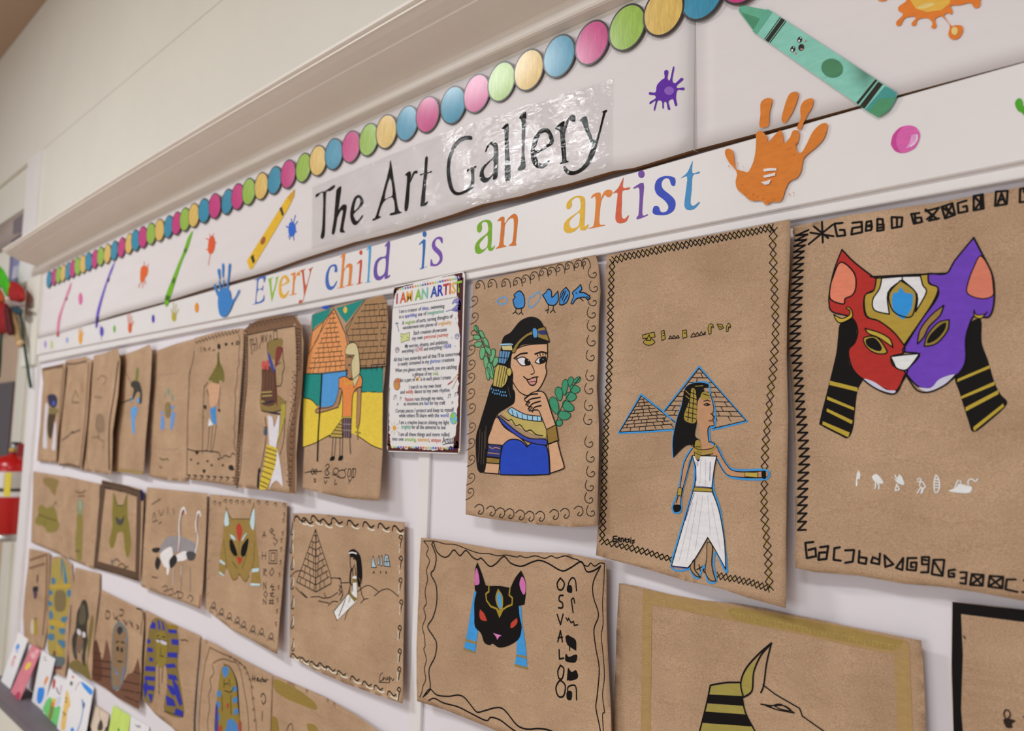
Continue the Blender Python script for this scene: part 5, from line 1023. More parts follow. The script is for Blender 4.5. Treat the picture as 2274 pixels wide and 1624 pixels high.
k = s.ink(FL2); k.f('3C3A34', "1185,200 1230,180 1260,210 1280,280 1278,380 1255,390 1262,300 1235,290 1205,350 1195,330 1205,260 1180,235"); k.f('6A7A30', "1230,90 1250,70 1240,180 1222,185"); k.f('5C9AD4', "1185,435 1240,430 1215,540 1215,655 1195,655 1185,540;1235,350 1255,345 1255,385 1238,382;1182,335 1195,340 1192,375 1180,370"); k.l('3E4A2A', 2, "1085,390 1200,345"); k.l('9A8050', 5, "1015,990 1280,1018", False); k.l('7A6A5A', 1.6, "1100,60 1180,200"); k.build('bird_headed_figure', s.ob)
s = art('brown paper drawing in faint pencil with a dark curled right edge', FX, '208,790 262,773 267,800 262,880 250,960 247,1054 215,1050 182,1045 190,950 200,860', base=.004, right=.02, bot=.004, wav=.002, seed=19)
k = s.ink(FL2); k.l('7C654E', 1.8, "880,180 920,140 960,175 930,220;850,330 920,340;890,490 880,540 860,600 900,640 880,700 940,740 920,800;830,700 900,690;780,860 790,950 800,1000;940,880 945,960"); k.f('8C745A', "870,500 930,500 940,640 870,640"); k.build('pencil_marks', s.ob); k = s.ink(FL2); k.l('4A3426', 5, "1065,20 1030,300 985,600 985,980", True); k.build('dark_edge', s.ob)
s = art('brown paper drawing with two small red strokes and a scribbled line', FX, '146,800 190,792 204,800 196,900 186,1000 180,1041 150,1036 124,1028 132,960 140,880', base=.003, right=.008, bot=.004, wav=.002, seed=20)
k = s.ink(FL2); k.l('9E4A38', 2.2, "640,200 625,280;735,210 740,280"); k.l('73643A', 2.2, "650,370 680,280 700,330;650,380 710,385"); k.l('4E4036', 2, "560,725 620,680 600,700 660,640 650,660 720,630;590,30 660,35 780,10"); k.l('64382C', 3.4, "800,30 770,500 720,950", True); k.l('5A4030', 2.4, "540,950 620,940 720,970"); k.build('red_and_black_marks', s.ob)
s = art('narrow brown paper drawing of a dark blue and white figure, left end of top row', FX, '92,818 142,806 146,815 138,900 126,1000 124,1027 100,1026 82,1024 88,960 92,900 96,850', base=.003, right=.006, left=.008, bot=.004, wav=.002, seed=21)
k = s.ink(FL2); k.f('33324A', "430,320 490,310 515,350 510,410 480,430 440,400"); k.f('4A3A28', "440,480 500,470 490,560 460,710 430,650"); k.f('7E6E40', "445,430 520,440 515,480 450,485"); k.f('CDC6CC', "410,400 435,420 420,600 425,780 395,795 385,750 395,600;490,560 505,600 500,800 465,800 475,720"); k.f('4656A8', "475,370 498,375 490,410 470,405"); k.build('figure', s.ob)
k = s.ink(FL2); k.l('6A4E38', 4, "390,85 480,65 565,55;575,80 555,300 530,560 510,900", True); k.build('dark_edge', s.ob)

# ---- bottom row
FB3 = (0, 1200, 3.83)
s = art('brown paper drawing washed with gold in its upper corners, bottom row under the seated girl', FX, '607,1500 660,1522 720,1548 790,1588 845,1628 '+pxs((-1.245, -.50), (-1.25, -.80), (-1.64, -.79))+'', base=.003, wav=.0015, seed=22, right=.006)
k = s.ink(F5); k.f('927A3C', "875,1300 960,1330 1060,1390 1130,1450 1130,1490 1020,1450 950,1420 880,1370;1080,1580 1132,1590 1150,1640 1100,1640"); k.f('8E7438', "835,1540 890,1545 900,1640 850,1640"); k.l('5A4430', 1.8, "950,1624 965,1590 985,1580 992,1624", True); k.build('gold_wash', s.ob)
s = art('brown paper drawing of a gold and blue mummy case inside wavy lines', FX, '446.6,1417.5 477,1430.6 512,1451 561.5,1476.9 606,1499.5 '+pxs((-1.645, -.60), (-1.655, -.79), (-2.0, -.785), (-2.005, -.6))+'', base=.004, wav=.0015, seed=23, left=.004)
k = s.ink(F5); k.l('5A4232', 1.7, "470,1098 440,1200 432,1260 420,1330 405,1500 400,1640;470,1098 540,1135 600,1160 680,1215 722,1300 735,1400 750,1500 765,1640;490,1200 520,1180 560,1172 600,1185 640,1200 665,1260 680,1340 700,1450 710,1540 715,1640;485,1210 495,1260 470,1300 478,1350 462,1400 468,1480 455,1560 460,1640"); hooks(k, '4A3426', 1.6, "600,1160 630,1180 660,1200 690,1225 705,1260 720,1300 735,1350 742,1420 745,1490 752,1560", [(-.5, .4), (0, -.5), (.5, .5)], 14); k.l('3A2C22', 2.2, "740,1275 735,1310;755,1280 752,1312;736,1296 754,1296;765,1300 776,1298 770,1290 764,1305 778,1312;790,1300 782,1308 792,1314;800,1285 798,1315;794,1298 806,1300;812,1300 806,1312 818,1312 812,1300;824,1300 822,1318;824,1306 832,1300;790,1410 800,1390 815,1400 820,1435 805,1455 795,1435;800,1500 798,1560"); k.build('wavy_border', s.ob)
k = s.ink(F5); k.lay = .0004; k.f('1E1A18', "562,1206 600,1222 640,1310 652,1430 660,1640 640,1640 560,1215"); k.f('8E7836', "545,1225 580,1212 612,1250 636,1330 644,1450 652,1640 505,1640 512,1450 530,1290"); k.f('4A7FB8', "548,1228 585,1222 588,1250 578,1278 558,1285;518,1370 540,1376 536,1410 514,1404;612,1350 636,1345 638,1370 612,1376;616,1420 640,1410 642,1440 616,1448;622,1490 646,1485 646,1515 622,1520;510,1440 532,1446 530,1480 508,1470;508,1510 530,1520 528,1560 506,1550;580,1560 610,1550 645,1590 640,1640 560,1640 575,1600"); k.f('46408A', "505,1470 520,1480 520,1640 500,1640"); k.l('3A2E18', 1.6, "560,1330 585,1325;562,1370 600,1380 620,1350;560,1300 558,1350;590,1300 596,1340;545,1400 548,1500;600,1400 602,1520"); k.f('A84A30', "575,1450 590,1455 585,1480 575,1475;525,1600 545,1590 540,1640 520,1640;650,1560 664,1570 664,1640 650,1640"); k.build('mummy_case', s.ob)
s = art('brown paper drawing of a king in a bright blue and gold striped headdress', FX, '323,1355 372,1380 445,1413 437,1500 430,1600 428,1668 380,1614 345,1587 317,1553 318,1480 323,1420', base=.003, bot=.006, wav=.0015, seed=24)
k = s.ink(F5); k.f('7D6A38', "100,945 130,912 170,925 210,955 262,985 276,1100 268,1210 292,1380 302,1535 185,1500 200,1350 190,1210 135,1210 128,1330 105,1450 48,1400 60,1230 78,1040"); B = '2C309C'
k.f(B, smooth=False, st="90,975 110,935 130,950 128,985;140,925 152,930 160,985 148,988;165,930 176,940 188,990 176,992;205,985 262,990 262,1012 212,1008;228,1045 274,1050 272,1085 230,1080;200,1130 266,1132 264,1165 202,1160;76,1045 96,1050 94,1075 74,1072;78,1098 110,1104 112,1130 76,1126;88,1160 112,1166 110,1188 88,1184;66,1215 126,1222 126,1250 62,1246;62,1278 124,1284 122,1310 58,1304;52,1330 122,1342 118,1372 50,1362;80,1388 112,1395 100,1450;188,1205 245,1200 260,1225 200,1228;205,1265 255,1275 270,1310 210,1298;196,1330 235,1345 262,1400 225,1392;192,1400 240,1425 255,1470 200,1462;230,1290 270,1340 296,1450 280,1470 250,1390;255,1480 300,1500 300,1535 245,1520;212,1370 232,1372 245,1410;50,1340 70,1300 80,1360 60,1420")
k.build('striped_headdress', s.ob); k = s.ink(F5); k.lay = .0006; k.f('8A7830', "128,1020 160,1000 196,1025 200,1180 170,1226 140,1205 130,1110"); k.l('2E2416', 1.8, "135,1030 150,1022;170,1030 190,1036;135,1045 195,1060;155,1150 178,1156;162,1100 160,1140"); k.f('C6C0CC', "134,1046 150,1050 150,1068 136,1062;160,1052 196,1066 194,1084 162,1072"); k.f('8C7428', "205,955 262,962 264,985 212,980"); k.l('4A3A28', 1.8, "148,1220 150,1390;172,1226 168,1320;285,1050 300,1055 310,1050 330,1060;182,1500 300,1535"); k.build('face', s.ob)
s = art('brown paper drawing of brown pyramids and a pale blue oval head, name at the top', FB3, '858,418 930,455 1000,490 1100,540 1218,596 1226,700 1205,1000 1182,1442 1000,1342 900,1262 778,1190 790,900 832,650 852,500', base=.002, bot=.008, right=.006, wav=.0015, seed=25)
k = s.ink(); k.f('6E4A38', "815,845! 850,960 872,1010 905,840! 935,960 950,1110 990,1290 1080,1150 1130,1120 1172,1005! 1195,1150 1182,1438! 1000,1340 900,1260 780,1188! 785,960"); k.f('5A3626', "815,845 850,960 868,1180 790,1170 785,960"); k.l('42281C', 1.8, "800,960 860,965;795,1020 950,1040;792,1080 950,1100;790,1140 960,1170;1050,1200 1190,1230;1030,1270 1188,1300;1060,1330 1180,1380;1140,1120 1195,1140"); k.build('brown_pyramids', s.ob)
k = s.ink(); k.lay = .0005; k.f('8A6E50', "1010,710 965,780 955,900 960,1230 1000,1255 1060,1080 1075,900 1062,770"); k.l('66757C', 4.4, "1012,702 970,750 955,880 952,1000 950,1120 958,1240 1000,1262 1042,1190 1070,1080 1082,900 1072,770 1012,702"); k.l('66757C', 3, "955,1080 1000,1130;1040,1080 1000,1200"); k.f('2E343C', "1000,745 1030,735 1045,770 1020,805 998,785"); k.l('2E2620', 2.4, "985,870 1010,860;1030,865 1055,875;1000,1030 1040,1035"); k.f('2A241E', "990,910 1008,905 1010,945 992,940;1025,920 1045,918 1042,955 1028,950"); k.l('6E86B0', 3, "1060,1080 1035,1190;1068,840 1072,860;985,1130 1000,1140"); k.build('oval_head', s.ob)
k = s.ink(); k.l('4A3226', 2.6, "905,600 900,660 925,665 935,620 905,600;965,620 975,670 1000,650;1020,590 1050,600 1040,640 1015,640;985,660 1010,690;1050,680 1075,720 1080,690;1100,690 1130,740;1125,700 1120,730;1160,720 1180,745 1165,755;1160,580 1210,600 1215,680;1205,700 1198,800"); k.build('name', s.ob)
s = art('brown paper drawing of a dark wolfish figure with white eyes', FB3, '638,232 740,258 852,284 848,420 822,640 792,900 780,1204 700,1142 588,1092 580,900 600,700 622,400', base=.004, bot=.006, wav=.0015, seed=26)
k = s.ink(); k.f('77683A', "780,640 795,700 770,900 745,1050 770,1190 690,1140 590,1085 600,1040 660,1020 735,1050 750,800"); k.f('38342A', "705,508 738,528 755,640 742,700 740,790 745,860 728,960 722,1070 695,1010 708,880 690,810 660,820 650,900 655,1015 625,985 612,840 640,760 655,620 680,560"); k.f('5A5240', "690,560 720,560 730,680 700,720 670,690"); k.f('7A5E4C', "660,830 700,820 700,900 680,960 655,940"); k.f('CFC8CC', "660,755 685,770 690,800 668,805 655,785;705,780 725,790 725,825 705,825 700,805"); k.f('4A5048', "640,900 650,940 640,1000 630,980;700,880 715,900 705,1000"); k.build('wolfish_figure', s.ob)
s = art('narrow brown paper drawing of a gold and blue striped king behind the card rack', FB3, '425,140 540,138 612,202 628,400 604,600 582,900 560,1172 470,1132 405,932 400,700 412,400', base=.003, wav=.0015, seed=27)
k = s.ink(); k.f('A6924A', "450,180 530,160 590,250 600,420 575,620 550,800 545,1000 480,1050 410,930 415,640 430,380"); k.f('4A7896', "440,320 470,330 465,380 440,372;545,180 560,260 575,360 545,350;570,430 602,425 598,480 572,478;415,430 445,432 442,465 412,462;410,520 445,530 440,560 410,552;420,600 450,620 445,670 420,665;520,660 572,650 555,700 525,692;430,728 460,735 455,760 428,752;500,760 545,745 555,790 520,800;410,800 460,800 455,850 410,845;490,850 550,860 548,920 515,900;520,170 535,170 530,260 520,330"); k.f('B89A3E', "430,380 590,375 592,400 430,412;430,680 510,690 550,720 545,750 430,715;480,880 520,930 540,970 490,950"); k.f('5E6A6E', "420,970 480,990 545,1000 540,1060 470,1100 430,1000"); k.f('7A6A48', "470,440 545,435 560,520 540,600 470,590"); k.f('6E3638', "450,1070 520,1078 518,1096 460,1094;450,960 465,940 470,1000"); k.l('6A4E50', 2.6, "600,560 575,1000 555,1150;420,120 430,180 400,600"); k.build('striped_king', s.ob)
s = art('narrow brown paper drawing with a small yellow oval, left end of bottom row', FB3, '248,72 420,106 412,400 392,800 370,932 205,862 195,640 215,400 240,200', base=.003, wav=.0015, seed=28)
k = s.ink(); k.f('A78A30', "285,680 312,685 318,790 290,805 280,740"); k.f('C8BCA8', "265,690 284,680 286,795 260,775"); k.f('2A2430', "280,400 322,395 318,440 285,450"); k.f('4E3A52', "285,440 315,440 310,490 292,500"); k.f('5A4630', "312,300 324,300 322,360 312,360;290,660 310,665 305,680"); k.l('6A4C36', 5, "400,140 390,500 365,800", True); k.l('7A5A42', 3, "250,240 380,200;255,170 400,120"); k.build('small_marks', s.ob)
# ================================================================ printed tin sign
SO = .016
SG = Flat(SO+.0012)
c4 = [unproj(x, y, SO) for x, y in ((875, 637.2), (1033.6, 602), (1022, 1008.8), (859.6, 1003.3))]
def sg(x, y):                          # sign coordinates: x right 0..1, y down 0..1
    a = (c4[0][0]*(1-x)+c4[1][0]*x, c4[0][1]*(1-x)+c4[1][1]*x); b = (c4[3][0]*(1-x)+c4[2][0]*x, c4[3][1]*(1-x)+c4[2][1]*x)
    return a[0]*(1-y)+b[0]*y, a[1]*(1-y)+b[1]*y
P = []
for cx_, cy_, a0 in ((.045, .03, 180), (.955, .03, 90), (.955, .97, 0), (.045, .97, -90)):
    for i in range(7):
        a = math.radians(a0-i*15); P.append(sg(cx_+.045*math.cos(a), cy_-.03*math.sin(a)))
V = []; F = []; n = len(P)
for o_ in (SO, SO+.001): V += [(u, -o_, ZC+v) for u, v in P]
F += [list(range(n))[::-1], list(range(n, 2*n))]
for i in range(n): F.append([i, (i+1) % n, n+(i+1) % n, n+i])
sign = mesh_ob('tin_sign', V, F, [mat('sign_enamel', 'DDD9D8', rough=.35, spec=.4, noise=.02, nscale=20)], smooth=False)
bm = bmesh.new(); bm.from_mesh(sign.data); bmesh.ops.recalc_face_normals(bm, faces=bm.faces); bm.to_mesh(sign.data); bm.free()
tag(sign, 'white tin sign headed I AM AN ARTIST with rusty brown corners', 'sign')
class SInk(Ink):
    def uvf(s, k, Q):
        s.lay += 4e-5
        try: V, F = cdt([sg(*p) for p in Q], 0)
        except Exception: return s
        s._emit(V, F, k, s.lay); return s
def sk(): return SInk(SG, (650, 600, 2.9525), .0001)
rr = random.Random(11)
def rust(nm, A, B, inx, depth, jag):    # rough worn edge band between two sign-space points
    k = sk(); Q = []; N = 40
    for i in range(N+1):
        t = i/N; Q.append((A[0]+(B[0]-A[0])*t, A[1]+(B[1]-A[1])*t))
    for i in range(N, -1, -1):
        t = i/N; d = depth(t)*(1+jag*rr.uniform(-1, 1)); Q.append((A[0]+(B[0]-A[0])*t+inx[0]*d, A[1]+(B[1]-A[1])*t+inx[1]*d))
    k.uvf('4E1E1A', Q); k.build(nm, sign)
rust('rust', (.985, .035), (.992, .97), (-1, 0), lambda t: .03+.055*math.exp(-t*9)+.02*math.exp(-((t-.2)/.1)**2)+.05*math.exp(-(1-t)*12), .35)
rust('rust', (.006, .62), (.006, .965), (1, 0), lambda t: .004+.045*max(0, t-.3)**1.2+.03*math.exp(-(1-t)*14), .5)
rust('rust', (.02, .994), (.98, .994), (0, -1), lambda t: .012+.035*math.exp(-t*14)+.012*math.exp(-((t-.38)/.07)**2)+.055*math.exp(-(1-t)*12), .45)
rust('rust', (.7, .006), (.97, .006), (0, 1), lambda t: .002+.045*t**4, .5)
rust('rust', (.015, .008), (.3, .008), (0, 1), lambda t: .004+.05*math.exp(-t*7), .6)
rust('rust', (.004, .02), (.004, .14), (1, 0), lambda t: .004+.07*math.exp(-t*6), .5)
k = sk()
for i in range(60):
    a = rr.choice((0, 1, 2)); x, y = ((rr.uniform(.02, .55), abs(rr.gauss(0, .012))+.008), (1-abs(rr.gauss(0, .035)), rr.uniform(.02, .98)), (rr.uniform(.03, .97), .992-abs(rr.gauss(0, .014))))[a]
    if .005 < x < .99 and .005 < y < .993:
        q = rr.uniform(.002, .006); k.uvf('6A3A3A', [(x-q, y), (x, y-q*.7), (x+q, y), (x, y+q*.7)])
k.build('rust_specks', sign)
RB = ['E0A040', 'B4C86A', '98C8B4', '4A70C0', '5A50B8', 'B4285A', 'D06A40']
for row, (xa, ya, xb, yb) in enumerate(((690, 128, 1095, 50), (645, 1160, 1050, 1170))):
    k = sk()
    for i in range(26):
        t = i/25; k.dot(RB[i % 7], xa+(xb-xa)*t, ya+(yb-ya)*t, 5.2, 7.5)
    k.build('dot_row', sign)
k = sk()
for i in range(36): t = i/35; k.dot('2C3040', 678+(1100-678)*t, 245+(172-245)*t, 2.6, 3.4)
k.build('dotted_line', sign)
def write(segs, a, b, cap, thick=0):    # one printed line between two photo points of its baseline
    fr = (650, 600, 2.9525)
    A = on(SG, fr[0]+a[0]/fr[2], fr[1]+a[1]/fr[2]); B = on(SG, fr[0]+b[0]/fr[2], fr[1]+b[1]/fr[2])
    full = ''.join(t for t, c in segs)
    cu = bpy.data.curves.new('t', 'FONT'); cu.size = 1; cu.offset = thick; cu.resolution_u = 2
    ob = bpy.data.objects.new('t', cu); COL.objects.link(ob); dg = bpy.context.evaluated_depsgraph_get()
    def width(t):
        cu.body = t+'.'; bpy.context.view_layer.update(); w = ob.evaluated_get(bpy.context.evaluated_depsgraph_get()).dimensions.x
        cu.body = '.'; bpy.context.view_layer.update(); return w-ob.evaluated_get(bpy.context.evaluated_depsgraph_get()).dimensions.x
    tot = width(full); L = math.hypot(B[0]-A[0], B[1]-A[1]); sx = L/tot; sy = cap/.73
    dx, dy = (B[0]-A[0])/L, (B[1]-A[1])/L; pos = 0; k = sk(); done = ''
    for t, c in segs:
        cu.body = t; bpy.context.view_layer.update()
        me = bpy.data.meshes.new_from_object(ob.evaluated_get(bpy.context.evaluated_depsgraph_get()))
        V = [(A[0]+(pos+v.co.x)*sx*dx-v.co.y*sy*dy*0, A[1]+(pos+v.co.x)*sx*dy+v.co.y*sy) for v in me.vertices]
        k._emit(V, [list(p.vertices) for p in me.polygons], c, .0003); bpy.data.meshes.remove(me)
        done += t; pos = width(done)
    bpy.data.objects.remove(ob); bpy.data.curves.remove(cu)
    k.build('printed_line', sign)
N = '2A3350'
write([('I ', 'A82C4C'), ('A', 'CC5A30'), ('M ', 'DDA038'), ('A', '86B834'), ('N ', '7CBCAC'), ('A', '3050A8'), ('R', '2A38B0'), ('T', 'B83248'), ('I', 'D06A40'), ('S', 'DDA84A'), ('T', '92C04A')], (676, 222), (1108, 142), .0195, .025)
CAP = .0072
for segs, a, b in (
 ([('I am a creator of ', N), ('ideas', '3A44B4'), (', swimming', N)], (697, 283), (995, 246)), ([('in a ', N), ('sparkling', '3A44B4'), (' sea of ', N), ('imagination', '5AA890')], (697, 318), (993, 280)),
 ([('A ', N), ('magician', '86B03C'), (' of sorts, turning thoughts of', N)], (717, 359), (1047, 314)), ([('wonderment into pieces of ', N), ('originality', 'DDA23A')], (722, 390), (1040, 354)),
 ([('Each creation showcases', N)], (792, 425), (1010, 400)), ([('my own ', N), ('personal journey', 'C4583A')], (782, 460), (1020, 434)),
 ([('My worries, dreams, and ambitions,', N)], (735, 512), (1020, 482)), ([('everything I ', N), ('LOVE', 'B02848'), (' and everything I ', N), ('FEAR', '3A44B4')], (715, 545), (1040, 510)),
 ([("All that I was yesterday and all that I'll be tomorrow", N)], (662, 600), (1095, 560)), ([('is neatly contained in my ', N), ('glorious', '3A5CB4'), (' creations', N)], (690, 628), (1060, 598)),
 ([('When you glance over my work, you are catching', N)], (672, 670), (1077, 646)), ([('a glimpse of my ', N), ('soul', '86B03C'), (',', N)], (785, 696), (957, 688)),
 ([('for a part of ', N), ('ME', 'DDA23A'), (' is in each piece I create', N)], (705, 735), (1037, 715)), ([('I march to my own beat', N)], (762, 779), (973, 769)),
 ([('and ', N), ('wildly', 'C4503A'), (' dance to my own rhythm', N)], (705, 812), (1030, 799)), ([('Passion', 'A82C4C'), (' runs through my veins,', N)], (735, 860), (990, 850)),
 ([('as emotions are ', N), ('fuel', '3A5CB4'), (' for my craft', N)], (728, 888), (1000, 882)), ([('Certain pieces I protect and keep to myself', N)], (673, 935), (1055, 929)),
 ([("while others I'll share with the ", N), ('world', '3A5CB4')], (697, 966), (1023, 965)), ([('I am a creative beacon shining my light', N)], (697, 1010), (1025, 1012)),
 ([('brightly', '4AA48C'), (' for all the universe to see', N)], (713, 1040), (1003, 1044)), ([('I am all these things and more rolled', N)], (695, 1088), (1027, 1091)),
 ([('into one ', N), ('amazing', '8ABA44'), (', ', N), ('talented', 'DDA23A'), (', ', N), ('unique', 'C8583C')], (653, 1118), (972, 1128))):
    write(segs, a, b, CAP, .004)
write([('Artist!', '2A2F48')], (980, 1136), (1062, 1128), .0105)
k = sk(); k.l('2A2F48', 1.6, "985,1146 1010,1138 1058,1134"); k.build('underline', sign)
def pic(nm, fn): k = sk(); fn(k); k.build(nm, sign)
pic('wave_picture', lambda k: (k.f('8E8CC0', "1045,215 1060,195 1085,188 1104,205 1100,250 1098,270 1070,275 1040,262 1055,245 1075,225 1060,215 1050,225"), k.l('4A4690', 1.2, "1045,220 1060,195 1090,188 1106,215;1070,230 1090,240;1005,272 1040,262 1100,268;1060,250 1080,262;1075,205 1095,225")))
pic('globe_picture', lambda k: (k.dot('6CB8DC', 1055, 972, 24, 38), k.f('96BE4A', "1040,945 1060,940 1055,975 1040,970 1036,955;1050,985 1068,990 1065,1005 1055,1003;1070,950 1078,960 1076,975"), k.l('4A6A80', .8, "1031,972 1038,945 1055,934 1072,945 1079,972 1072,1000 1055,1010 1038,1000 1031,972")))
pic('sun_picture', lambda k: (k.dot('E0A040', 666, 1036, 11, 17), k.l('B4A878', 1, "666,1010 666,995;666,1062 664,1078;648,1036 640,1036;684,1036 694,1034;654,1018 646,1005;680,1018 688,1006;654,1054 646,1066;680,1054 690,1066", False)))
pic('palette_picture', lambda k: (k.both('C8844A', '5A3A20', .9, "662,745 670,720 690,710 705,722 702,745 695,750 704,762 690,785 670,780"), k.dot('3A5CB4', 676, 735, 4, 6), k.dot('B02848', 690, 728, 4, 6), k.dot('86B03C', 676, 760, 4, 6)))
pic('brush_picture', lambda k: (k.l('B4906A', 1.4, "1088,675 1045,730;1085,695 1055,760", False), k.l('9A3A2A', 2.4, "1045,730 1018,750"), k.l('A8B8A0', 2, "1055,760 1045,775")))
pic('map_picture', lambda k: (k.both('C6CE8A', '5A5A4A', .9, "708,415! 730,420 765,408! 765,460! 740,465 712,478!"), k.l('5A5A4A', 1.2, "715,435 720,440;752,440 758,445")))
pic('wand_picture', lambda k: (k.l('3A4A70', 1.2, "682,352 697,404", False), k.l('3A4A70', 1.2, "672,352 694,348;680,340 685,362", False)))
pic('spiral_picture', lambda k: k.l('4A58A0', 1.2, "1078,440 1072,432 1082,428 1088,440 1078,452 1066,444 1068,424 1084,420 1092,436;1042,446 1045,444;1064,500 1067,498"))
pic('rose_picture', lambda k: k.l('6A4468', 1.2, "684,528 680,520 690,518 694,530 684,540 674,532 676,512 694,510 698,528"))
pic('note_picture', lambda k: k.l('3A4468', 1.1, "662,850 666,825 678,820 676,845;704,855 706,832 714,840;684,890 688,872 694,880;1018,842 1022,818 1034,812 1032,836;1062,830 1066,805 1080,800 1078,824;1042,878 1046,862 1052,870", False))
pic('stars_picture', lambda k: k.l('3A4468', 1.6, "1068,318;1088,322;1072,348;668,245;1040,300"))
# ================================================================ cards on the ledge
ZL = -.905
def on_level(px, py, v):               # where the view ray meets a level plane
    a = (px-W_PX/2)/FPX; b = -(py-H_PX/2)/FPX
    d = a*RGT+b*UPV+FWD; t = v/d.z
    return (d.x*t, DIST-d.y*t, v)      # u, off, v
class Tilt:
    def __init__(s, Q):                # plane off = a + b u + c v through points (u, off, v)
        S = [[0.0]*3 for _ in range(3)]; T = [0.0]*3
        for u, o, v in Q:
            r = (1, u, v)
            for i in range(3):
                T[i] += r[i]*o
                for j in range(3): S[i][j] += r[i]*r[j]
        s.k = Matrix(S).inverted() @ Vector(T)
    def off(s, u, v): return s.k[0]+s.k[1]*u+s.k[2]*v
M_card = mat('white_card', 'E0DADC', rough=.5, spec=.3, noise=.03, nscale=15)
def card(label, px, col, gap=.003, draw=None, foot=None):
    BL, BR, TR, TL = px
    b0 = on_level(BL[0], BL[1], ZL+.001); b1 = on_level(BR[0], BR[1], ZL+.001)
    ob = foot or (b0[1]+b1[1])/2;
    b0 = (b0[0], ob, ZL+.001); b1 = (b1[0], ob, ZL+.001)
    t0 = unproj(TL[0], TL[1], gap); t1 = unproj(TR[0], TR[1], gap)
    sf = Tilt([b0, b1, (t0[0], gap, t0[1]), (t1[0], gap, t1[1])])
    q = [on(sf, *BL), on(sf, *BR), on(sf, *TR), on(sf, *TL)]
    q[0] = (q[0][0], ZL+.0012); q[1] = (q[1][0], ZL+.0012)
    V = [(u, -sf.off(u, v), ZC+v) for u, v in q]+[(u, -sf.off(u, v)+.0015, ZC+v) for u, v in q]
    F = [[0, 1, 2, 3], [7, 6, 5, 4]]+[[i, 4+i, 4+(i+1) % 4, (i+1) % 4] for i in range(4)]
    o = mesh_ob('art_card', V, F, [M_card if col == 'w' else mat('card_'+col, col, rough=.5, noise=.08, nscale=25)], smooth=False)
    tag(o, label, 'card', 'art cards on the ledge')
    if draw:
        for nm, fr, ops in draw:
            k = Ink(sf, fr, .0002)
            for op in ops: (k.f(op[0], op[1]) if len(op) == 2 else k.l(op[0], op[1], op[2]))
            k.build(nm, o)
    return o
FK = (0, 1380, 6.655); F8 = (150, 1440, 8.825)
def kp(*p): return [(FK[0]+x/FK[2], FK[1]+y/FK[2]) for x, y in p]
card('white card with a blue figure over a small red mark, left end of the ledge', kp((10, 890), (150, 1000), (415, 270), (275, 165)), 'w', .003, [('printed_figure', FK, [('4A8AD8', "262,330 288,360 278,400 250,415 228,400 245,365"), ('A8B8DC', "235,420 270,418 255,470 238,470"), ('C8505A', "205,520 225,510 232,545 210,550"), ('D8A0A8', "180,570 215,560 195,650 165,670")])])
card('pink card with a yellow patch, second from the left on the ledge', kp((155, 1045), (290, 1175), (610, 430), (478, 328)), 'CF7A86', .005, [('yellow_patch', FK, [('E2BE4A', "405,620 450,605 458,650 420,700 378,725 370,690")]), ('pale_wash', FK, [('DCA8AC', "450,480 510,470 530,520 480,560;520,430 570,420 560,470 520,480"), ('B0405A', "215,1120 270,1040 300,1080 280,1160")])])
card('black card leaning behind the white card with the blue vase', [to_px(-3.285, ZL+.001, .024), to_px(-3.18, ZL+.001, .024), to_px(-3.18, -.748, .001), to_px(-3.285, -.748, .001)], '1C1A1E', .001, foot=.024)
card('white card with a blue vase and an orange flower', kp((465, 1200), (640, 1312), (815, 560), (615, 430)), 'w', .006, [('blue_vase', FK, [('3A86DC', "575,985 650,990 655,1060 635,1150 600,1215 560,1210 545,1150 555,1050")]), ('orange_flower', FK, [('E08A48', "690,815 715,830 690,900 660,945 650,900 670,850"), ('7A6A60', 1.2, "655,950 640,985"), ('8A8A8A', 1.2, "640,540 680,530;650,570 690,580")])])
card('card painted with green grass and an orange flower stem', kp((640, 1335), (842, 1575), (978, 872), (770, 790)), 'w', .004, [('green_grass', FK, [('6FBF70', "720,1130 770,1150 765,1250 815,1270 890,1260 880,1400 835,1550 640,1330 665,1220")]), ('orange_stem', FK, [('E0843C', "760,1190 812,1200 790,1320 755,1450 715,1420 740,1290"), ('DDB83A', "775,1150 815,1140 820,1190 780,1200")]), ('red_and_grey_marks', FK, [('B4423A', "790,865 820,870 812,960 785,1005 775,960"), ('5A5660', 1.6, "830,980 860,1050 890,1080;850,1000 840,1040"), ('C89AB8', "895,960 912,950 905,1040 890,1035"), ('C4C8D8', "830,1140 900,1120 880,1230 825,1240")])])
card('large white card with a yellow patterned strip, a blue brush stroke and blue corner', [(126, 1618), (184, 1668), (208, 1527), (152, 1487)], 'w', .008, [('yellow_strip', FK, [('DDB86A', "980,1030 1010,1060 1040,1240 1000,1320 960,1600 900,1580 920,1380 950,1200"), ('5A4630', 1.6, "965,1180 985,1200;930,1340 970,1390;945,1380 930,1420;970,1130 990,1150")]), ('blue_corner', F8, [('3A8CDC', "262,655 330,690 420,760 485,830 480,900 440,912 370,840 300,750")]), ('brush_stroke', F8, [('4A7CB8', 3, "285,1020 310,1120 290,1280 265,1420 230,1530 190,1624"), ('35607E', "290,1080 340,1075 330,1160 300,1200"), ('A86A74', 1.4, "245,670 190,730 155,820"), ('C4503A', "85,540 120,550 125,580 95,585"), ('6A6A64', "50,660 100,660 95,720 55,730"), ('4A8AD8', "60,1590 100,1550 130,1624 60,1640")])])
